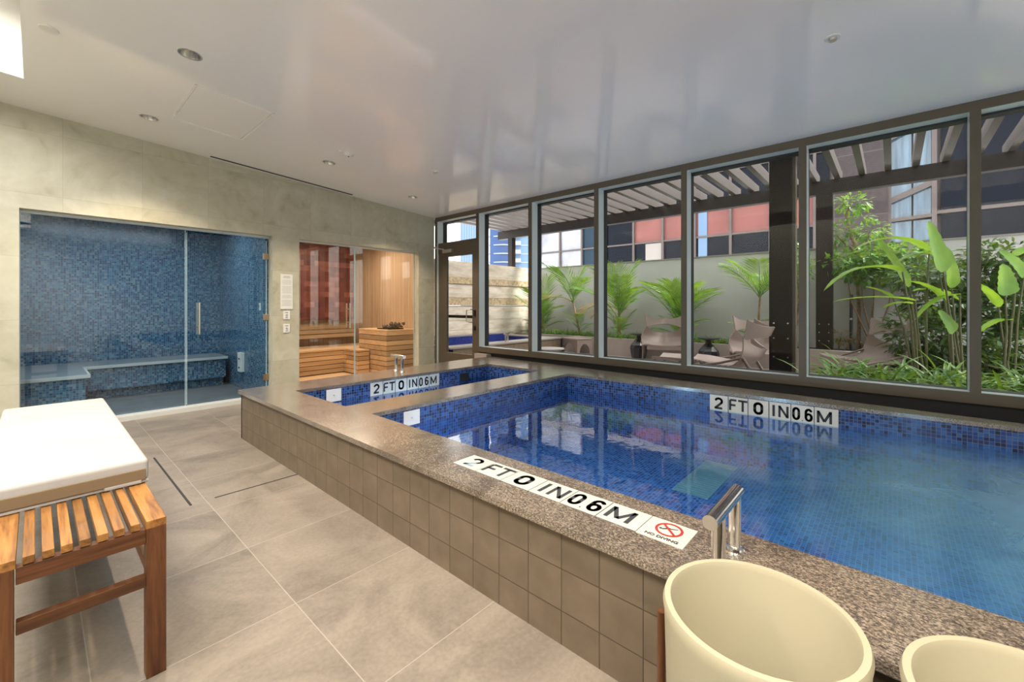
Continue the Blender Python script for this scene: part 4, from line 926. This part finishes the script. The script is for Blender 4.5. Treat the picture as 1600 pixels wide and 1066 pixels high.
B = at(1240, 540, 8.1); shrub((B.x, B.y, .41), [(1243, 405, 8.1, 12, 24), (1258, 420, 8.1, 14, 24), (1243, 450, 8.1, 8, 20)], 300, 'narrow bright shrub glimpsed between the thick dark post and the mullion', 44, 'leaf_mid', .1, .022)
B = at(1310, 535, 8.0); shrub((B.x, B.y, .41), [(1312, 526, 7.9, 22, 9), (1345, 530, 7.9, 16, 8), (1372, 520, 7.9, 16, 12)], 260, 'low reddish groundcover shrub behind the side-view lounge chair', 45, 'palm_dry', .09, .02, 2)
B = at(1410, 545, 6.6); shrub((B.x, B.y, .05), [(1425, 545, 6.3, 30, 22), (1460, 575, 5.9, 44, 26), (1400, 590, 5.9, 34, 16)], 800, 'low leafy shrub behind the strap-leaf plants right of the lounge chair', 46, 'leaf_dark', .10, .022, 3)
# broad-leaf plants
def blade(p0, p1, w, sag, t, B, up=None, seg=12, mat='banana'):
    p0 = Vector(p0)-B; p1 = Vector(p1)-B; d = p1-p0; L = d.length; side = d.cross(Vector(up or (0, 0, 1))).normalized(); nn = side.cross(d).normalized(); m = MB(); prev = None
    for k in range(seg+1):
        q = k/seg; c = p0+d*q+nn*(sag*L*4*q*(1-q)); ww = w*min(1, (q*7+.12))**.6*(max(0, 1-q)**.42)+.002
        rip = .04*w*math.sin(q*40)
        row = [m.b.verts.new(c+side*ww*s+nn*(abs(s)*ww*.28+rip*abs(s))) for s in (-1, -.5, 0, .5, 1)]
        if prev:
            for i in range(4): m.b.faces.new((prev[i], prev[i+1], row[i+1], row[i]))
        prev = row
    o = m.build('leaf', M[mat], t, True); o.modifiers.clear(); return o
CF = (-.7454, -.6666, .25)
def broad(B, stalks, lab):
    B = Vector(B); t = thing('broad_leaf_plant', lab, 'plant', B)
    for j, (a, b, w, wd, sag, up) in enumerate(stalks):
        p0 = at(*a, w); p1 = at(*b, w)
        MB().tube([(.05*math.sin(j*2), .05*math.cos(j*3), 0), tuple((p0-B)*.6+Vector((.0, 0, .08))), tuple(p0-B)], [.016, .012, .008], 6).build('stalk', M['stalk'], t, True)
        blade(p0, p1, wd, sag, t, B, up)
    return t
B = at(1440, 600, 5.7); B.z = .05
broad(B, [((1421, 448), (1368, 368), 5.6, .075, .02, CF), ((1452, 392), (1333, 392), 5.5, .085, .16, None), ((1410, 425), (1287, 455), 5.4, .10, .16, None), ((1430, 470), (1300, 472), 5.3, .06, .05, None),
          ((1395, 465), (1350, 448), 5.6, .05, .05, None), ((1428, 455), (1500, 470), 5.6, .07, .12, None), ((1425, 475), (1380, 482), 5.2, .06, .1, None)],
      'broad-leaf plant whose long leaves reach left past the far dark post')
B = at(1500, 605, 5.5); B.z = .05
broad(B, [((1474, 425), (1450, 345), 5.3, .125, .0, CF), ((1487, 450), (1478, 385), 5.5, .10, .03, CF), ((1462, 398), (1400, 412), 5.5, .09, .1, None), ((1490, 520), (1466, 485), 5.2, .09, .02, CF),
          ((1478, 470), (1400, 440), 5.5, .07, .12, None), ((1500, 460), (1430, 500), 5.4, .07, .12, None)],
      'broad-leaf plant with a tall upright yellow-green leaf left of the right mullion')
B = at(1575, 610, 5.5); B.z = .05
broad(B, [((1571, 462), (1566, 412), 5.2, .15, .0, CF), ((1600, 432), (1560, 390), 5.4, .10, .05, CF), ((1590, 400), (1640, 380), 5.4, .10, .1, None), ((1560, 480), (1515, 440), 5.4, .08, .1, None), ((1580, 500), (1530, 520), 5.3, .08, .1, None)],
      'broad-leaf plant with a square-looking bright leaf at the right edge')
